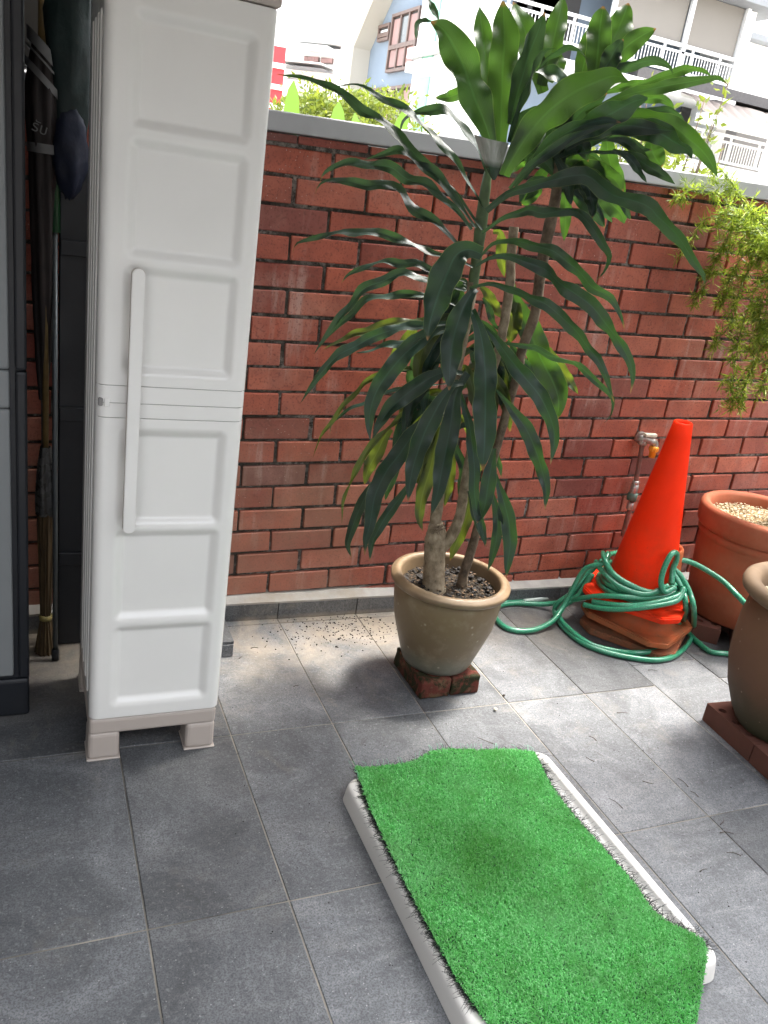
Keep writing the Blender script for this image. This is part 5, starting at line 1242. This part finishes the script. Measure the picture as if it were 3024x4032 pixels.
# white pier with green glass strips
px0, px1 = BX-.75, BX+.25
p0_, p1_ = min(colL[1], colR[1]), max(colL[1], colR[1])
def px_(p): return hit(p[0], p[1], 0, px0)
c0, c1 = px_(Z1_(1020, 600)), px_(Z1_(1235, 600)); ya_, yb_ = min(c0[1], c1[1]), max(c0[1], c1[1])
zc_ = px_(Z1_(1130, 430))[2]
pier = quad_x('corner_pier', o_, px1, ya_, yb_, -.45, zc_+4.5, 1.0, M_WHITEW, bh_)
g0, g1 = px_(Z1_(1060, 820)), px_(Z1_(1150, 500)); quad_x('glass_strip', o_, px0+.02, ya_+(yb_-ya_)*.42, ya_+(yb_-ya_)*.74, g0[2]-1.2, g1[2], .05, M_GGLASS, pier)
quad_x('glass_strip', o_, px0+.02, ya_+(yb_-ya_)*.42, ya_+(yb_-ya_)*.74, px_(Z1_(1130, 385))[2], zc_+4.3, .05, M_GGLASS, pier)
for dz_ in (0, .28): quad_x('pier_band', o_, px0+.9, ya_-.12, yb_+.12, zc_+dz_-.10, zc_+dz_+.10, 1.05, M_WHITEW, pier)
# ---- balcony house
o2 = np.array([16.0, RY, -.45]); rh = empty('balcony_house', tuple(o2)); tag(rh, 'house with beige blinds, white balcony rails and a brown awning', 'house')
def rz_(p): return ry(p)[2]
def rx_(p): return ry(p)[0]
xL, xE = rx_(Z1_(1330, 300)), rx_(Z2_(1500, 200))
zTop = rz_(Z2_(1400, 20)); z_r = rz_(Z2_(1150, 300)); z_rb = rz_(Z2_(1000, 450)); z_fa = rz_(Z2_(1450, 565))
xM = rx_(Z2_(655, 150))
quad_y('wall', o2, RY+5.0, xL, xE, -.45, zTop+1.5, 3.4, M_BLUEW, rh)
quad_y('end_wall', o2, RY+1.6, xE-.05, xE+.35, -.45, zTop, 1.6, M_WHITEW, rh)
quad_y('end_wall', o2, RY+1.6, xL-.2, xL+.2, -.45, zTop+1.2, 1.3, M_BLUEW, rh)
for zf in (z_rb-.35, z_rb-3.3, z_rb+2.75): quad_y('floor_slab', o2, RY+1.6, xL-.3, xE+.3, zf-.22, zf, 1.75, M_WHITEW, rh)
quad_y('roof', o2, RY+6, xM, xE+1.2, zTop+.02, zTop+.24, 6.6, M_GREYC, rh)
posts = [xM, rx_(Z2_(1140, 200)), xE]
for q in posts: quad_y('post', o2, RY+.05, q-.06, q+.06, z_rb-.35, zTop+.02, .12, M_RAIL, rh)
for a, b in zip(posts[:-1], posts[1:]):
    quad_y('blind', o2, RY+.08, a+.1, b-.1, z_r-.02, zTop, .03, M_BLIND, rh); quad_y('blind_foot', o2, RY+.03, a+.1, b-.1, z_r-.06, z_r-.02, .05, M_RAIL, rh)
def railing(xa, xb, zb, zt, n, dx=1.05):
    r = quad_y('railing', o2, RY-.02, xa, xb, zt-.05, zt+.03, .06, M_RAIL, rh); quad_y('mid_rail', o2, RY-.02, xa, xb, zt-.22, zt-.16, .05, M_RAIL, r); quad_y('bottom_rail', o2, RY-.02, xa, xb, zb, zb+.07, .05, M_RAIL, r)
    x = xa
    while x <= xb+.01: quad_y('rail_post', o2, RY-.015, x-.035, x+.035, zb+.07, zt-.05, .04, M_RAIL, r); x += dx
    bm = bmesh.new(); x = xa+.06
    while x < xb: box_bm(bm, x-.012-o2[0], x+.012-o2[0], RY-.035-o2[1], RY-.022-o2[1], zb+.07-o2[2], zt-.22-o2[2]); x += .11
    q = frombm('balusters', bm, M_RAIL, r); q['kind'] = 'stuff'
railing(xL+.2, xE-.1, z_rb, z_r, 1)
for xa, xb in ((rx_(Z2_(330, 100)), rx_(Z2_(520, 120))), (rx_(Z2_(205, 60)), rx_(Z2_(300, 80)))): quad_y('opening', o2, RY+1.598, xa, xb, z_rb-.3, z_rb+2.1, .03, M_DARKI, rh)
quad_y('opening', o2, RY+1.598, xM-2.2, xM-.1, z_rb-.3, z_rb+2.0, .03, M_DARKI, rh)
# lower storey: awning, dark openings, rail, ledge
aw = [ry(Z2_(1200, 560)), ry(Z2_(1700, 640))]
zA_t = z_fa-.35; xa_, xb_ = rx_(Z2_(1080, 640)), rx_(Z2_(1900, 760))
zA_b = rz_(Z2_(1400, 790))
V, F = [], []
NA = 40
for k in range(NA+1):
    x = xa_+(xb_-xa_)*k/NA; w_ = .05*math.sin(k*1.9)+.03*math.sin(k*.7)
    V += [(x-o2[0], RY+.3-o2[1], zA_t-o2[2]), (x-o2[0]-.2, RY-.9-o2[1], (zA_t+zA_b)/2-o2[2]+w_), (x-o2[0]-.5, RY-1.9-o2[1], zA_b-.15-o2[2])]
for k in range(NA):
    for q in range(2): F.append((3*k+q, 3*k+3+q, 3*k+4+q, 3*k+1+q))
mesh('awning', V, F, M_AWN, rh, True)
quad_y('fascia', o2, RY+.3, xE-3.5, xb_, zA_t, zA_t+.28, .45, M_ROOFD, rh)
quad_y('gutter', o2, RY-1.7, xa_-.6, xb_, zA_b-.42, zA_b-.18, .35, M_WHITEW, rh)
quad_y('lower_wall', o2, RY+1.58, xE, xb_, -.45, zA_t+.05, .2, simple('grey_lower_render', (.11, .105, .10), .85, .08, .8, .1), rh)
z_l = rz_(Z2_(1400, 865)); z_lb = rz_(Z2_(1480, 1065))
railing(xa_, xb_, z_lb, z_l, 1, 1.2)
for xa, xb in ((rx_(Z2_(1240, 900)), rx_(Z2_(1400, 900))), (rx_(Z2_(1480, 900)), rx_(Z2_(1640, 900)))): quad_y('opening', o2, RY+1.37, xa, xb, z_lb, z_l+1.1, .03, M_DARKI, rh)
quad_y('ledge', o2, RY+1.3, xa_-1.5, xb_, z_lb-.9, z_lb-.12, 1.9, M_WHITEW, rh)
# ---- far white block of flats with louvres
n1, n2 = ray(*Z8_(480, 520)), ray(*Z8_(735, 545))
nn = np.cross(n1, n2); dw = np.cross(nn, [0, 0, 1.0]); dw /= np.linalg.norm(dw); dw = dw if dw[0] > 0 else -dw
DW = 58.0; ow = EYE+ray(*Z8_(600, 560))*DW; ow[2] = -.45; nw = np.array([dw[1], -dw[0], 0]); nw = nw if nw@(EYE-ow) > 0 else -nw
wbk = empty('white_flats', tuple(ow)); tag(wbk, 'distant white block of flats with roof louvres and small windows', 'building')
ang = math.atan2(dw[1], dw[0]); wbk.rotation_euler = (0, 0, ang)
def wb(p):
    d = ray(*p); q = EYE+d*((nw@(ow-EYE))/(nw@d)); return (q-ow)@dw, q[2]+.45
sgn = 1 if (np.array([-math.sin(ang), math.cos(ang), 0])@nw) > 0 else -1
def wbox(name, pa, pb, y0, y1, mat, par=None):
    s0, z0 = wb(pa); s1, z1 = wb(pb); ya, yb = sorted((sgn*y0, sgn*y1)); return box(name, min(s0, s1), max(s0, s1), ya, yb, min(z0, z1), max(z0, z1), mat, par or wbk)
s0 = wb(Z8_(280, 700))[0]; s1 = wb(Z8_(1060, 700))[0]; zt = wb(Z8_(430, 425))[1]
b__ = box('wall', s0, s1+6, *sorted((-12*sgn, 0)), 0, zt, M_WHITEW, wbk)
wbox('roof_parapet', Z8_(330, 425), Z8_(760, 505), -.5, 1.2, M_WHITEW)
for i, (ya, yb) in enumerate(((325, 345), (365, 395), (405, 440))):
    wbox('louvre', Z8_(350+30*i, ya), Z8_(935-15*i, yb+18), -1.5, .3-.2*i, M_GREYC); wbox('louvre_band', Z8_(340+30*i, ya-12), Z8_(945-15*i, ya+2), -1.5, .6, M_WHITEW)
for a in ((480, 525, 612, 590), (638, 540, 740, 602)):
    w = wbox('window', Z8_(a[0], a[1]), Z8_(a[2], a[3]), .02, .14, M_FRAME)
    for k in range(4):
        x0 = a[0]+(a[2]-a[0])*(k+.1)/4; x1 = a[0]+(a[2]-a[0])*(k+.9)/4; wbox('pane', Z8_(x0, a[1]+10), Z8_(x1, a[3]-8), .14, .2, M_PINK, w)
wbox('balcony', Z8_(300, 640), Z8_(745, 690), .05, 1.6, M_GREYC); wbox('balcony_edge', Z8_(295, 605), Z8_(750, 640), .0, 1.8, M_WHITEW)
wbox('opening', Z8_(310, 735), Z8_(740, 775), .02, .1, M_GREYC); wbox('window', Z8_(450, 912), Z8_(540, 960), .02, .12, M_FRAME)
# red clad block beside it
orr = EYE+ray(*Z8_(235, 700))*44; orr[2] = -.45
rd = empty('red_block', tuple(orr)); rd.rotation_euler = (0, 0, -math.radians(13)); tag(rd, 'narrow red clad building edge with white bands beyond the wall', 'building')
zr = [EYE[2]+.45+44*ray(*Z8_(235, v))[2]/math.hypot(*ray(*Z8_(235, v))[:2]) for v in (440, 620, 820, 1000)]
wr = 44*.422*75/FPX
box('cladding', -6, wr/2, 0, 3, 0, zr[0], M_RED, rd)
for z in zr[1:]: box('band', -6.05, wr/2+.05, -.12, 3.05, z-.12, z+.10, M_WHITEW, rd)
# far pale house at the right
of = EYE+ray(*Z2_(1620, 330))*46; of[2] = -.45; fh = empty('pale_house', tuple(of)); tag(fh, 'pale distant house with flat grey roof beyond the awning', 'house')
box('wall', -2.5, 9, 0, 6, 0, 46*ray(*Z2_(1600, 290))[2]+1.9, M_WHITEW, fh); box('roof', -3, 9.5, -.6, 6.5, 46*ray(*Z2_(1600, 290))[2]+1.91, 46*ray(*Z2_(1600, 290))[2]+2.15, M_GREYC, fh)
# lamp post
ol = EYE+ray(*Z8_(770, 1090))*17; ol[2] = -.45
lp = empty('lamp_post', tuple(ol)); tag(lp, 'pale slender lamp post rising behind the wall coping', 'lamp post')
ztl = 17*ray(*Z8_(815, 290))[2]+1.9
tube('pole', [(0, 0, 0), (0, 0, ztl*.5), (0, 0, ztl)], [.115, .085, .055], M_WHITEW, lp, 14); tube('lamp_arm', [(0, 0, ztl-.05), (-.12, -.05, ztl), (-.16, -.05, ztl)], .03, M_WHITEW, lp, 8)
tube('pole_base', [(0, 0, 0), (0, 0, .35)], .16, M_GREYC, lp, 14)
# ---- greenery beyond the wall
def leafy_mat(name, a, b, c3, tr_):
    t = NT(name); c = t.ramp(t.geo.outputs['Random Per Island'], [(0, a), (.5, b), (1, c3)]); t.set(color=c, rough=.5, spec=.35)
    tr = t.n.new('ShaderNodeBsdfTranslucent'); tr.inputs['Color'].default_value = (*tr_, 1); mx = t.n.new('ShaderNodeMixShader'); mx.inputs[0].default_value = .4
    t.l.new(t.b.outputs[0], mx.inputs[1]); t.l.new(tr.outputs[0], mx.inputs[2]); t.l.new(mx.outputs[0], t.out.inputs['Surface']); return t.m
M_BUSH = leafy_mat('yellow_green_leaves', (.05, .085, .012), (.09, .13, .016), (.16, .18, .025), (.16, .20, .02)); M_BAN = leafy_mat('banana_leaf', (.08, .17, .02), (.10, .20, .025), (.13, .23, .03), (.18, .33, .03))
def bush(label, loc, rx0, rz0, h, n, ls, mat=M_BUSH, twigs=7, sparse=False):
    b = empty('shrub', loc); tag(b, label, 'shrub'); V, F, geos = [], [], []
    cl = [np.array([rng.normal()*rx0*.5, rng.normal()*rx0*.45, h+rng.uniform(-.6, .75)*rz0]) for _ in range(22 if not sparse else twigs)]
    for c in cl[:twigs]: geos.append(tube_geo(spline([(rng.uniform(-.08, .08), rng.uniform(-.08, .08), 0), c*np.array([.5, .5, .55]), c], 10), [.022, .004] if not sparse else [.012, .003], 5))
    for k in range(n):
        c = cl[k % len(cl)]
        if sparse: t = rng.uniform(.45, 1.0); p = c*np.array([t, t, t])+rng.normal(size=3)*.03
        else: p = c+rng.normal(size=3)*np.array([rx0*.26, rx0*.26, rz0*.24])
        d = rng.normal(size=3)*.7+np.array([0, 0, .5]); d /= np.linalg.norm(d); s = np.cross(d, rng.normal(size=3)); s /= np.linalg.norm(s); L = ls*rng.uniform(.6, 1.3); nn_ = np.cross(s, d)
        o = len(V); V += [p, p+d*L*.4+s*L*.22, p+d*L+nn_*L*.12, p+d*L*.4-s*L*.22, p+d*L*.45+nn_*L*.06]; F += [(o, o+1, o+4), (o+1, o+2, o+4), (o+2, o+3, o+4), (o+3, o, o+4)]
    v2, f2 = merge(geos); mesh('branches', v2, f2, M_BARKD, b, True); q = mesh('foliage', V, F, mat, b); q['kind'] = 'stuff'
def at(p, dist): q = EYE+ray(*p)*dist; return (q[0], q[1], -.45)
def zat(p, dist): return (EYE+ray(*p)*dist)[2]+.45
q = Z8_(600, 1010); bush('yellow green shrub by the lamp post beyond the wall', at(q, 13.0), .62, .30, zat(q, 13.0)-.12, 2400, .10)
q = Z8_(930, 1000); bush('yellow green shrub between lamp post and blue house', at(q, 14.0), .72, .36, zat(q, 14.0)-.10, 2400, .10)
q = Z2_(1110, 720); bush('airy young shrub in front of the brown awning', at(q, 6.0), .26, .50, zat(q, 6.0)-.15, 900, .06, M_BUSH, 11, True)
q = Z2_(1310, 950); bush('small twiggy shrub in front of the lower balcony rail', at(q, 5.6), .22, .22, zat(q, 5.6)-.10, 200, .055, M_BUSH, 7, True)
q = Z2_(820, 880); bush('leafy shrub behind the dracaena crown beyond the wall', at(q, 6.5), .34, .22, zat(q, 6.5)-.12, 900, .06)
def banana(label, loc, leaves, hh):
    b = empty('banana_plant', loc); tag(b, label, 'banana plant')
    tube('stem', [(0, 0, 0), (.01, 0, hh*.3), (0, 0, hh*.6)], [.09, .06, .03], M_STEMG, b, 10)
    for (dx, dy, L, w) in leaves:
        base_ = np.array([0, 0, hh*.55]); tip = np.array([dx, dy, hh*.55+L]); P_ = spline([base_, base_+(tip-base_)*.5+np.array([dx*.1, 0, L*.1]), tip], 14); V, F = [], []
        for i in range(14):
            t = i/13; wd_ = w*.5*min(1, .25+t*2)*math.sqrt(max(.002, 1-t**3.5))
            for s_ in (-1, -.5, 0, .5, 1): V.append(P_[i]+np.array([s_*wd_*.85, s_*wd_*.5, abs(s_)*wd_*.25]))
        for i in range(13):
            for c in range(4): F.append((i*5+c, i*5+c+1, i*5+6+c, i*5+5+c))
        mesh('leaf', V, F, M_BAN, b, True)
q = Z8_(375, 850); h_ = zat(q, 8.0); banana('single upright banana leaf near the red building', at(Z8_(380, 1000), 8.0), [(-.03, 0, h_*.48, .26), (.5, .1, h_*.2, .2)], h_)
q = Z8_(1230, 1020); h_ = zat(q, 8.5); banana('banana plant with broad leaves below the blue house', at(Z8_(1180, 1080), 8.5), [(.22, -.1, h_*.47, .30), (-.25, 0, h_*.42, .26), (-.05, 0, h_*.38, .3)], h_)
q = Z8_(850, 990); h_ = zat(q, 8.2); banana('banana plant among the shrubs beside the lamp post', at(Z8_(840, 1080), 8.2), [(-.06, 0, h_*.46, .3), (.12, 0, h_*.40, .28)], h_)
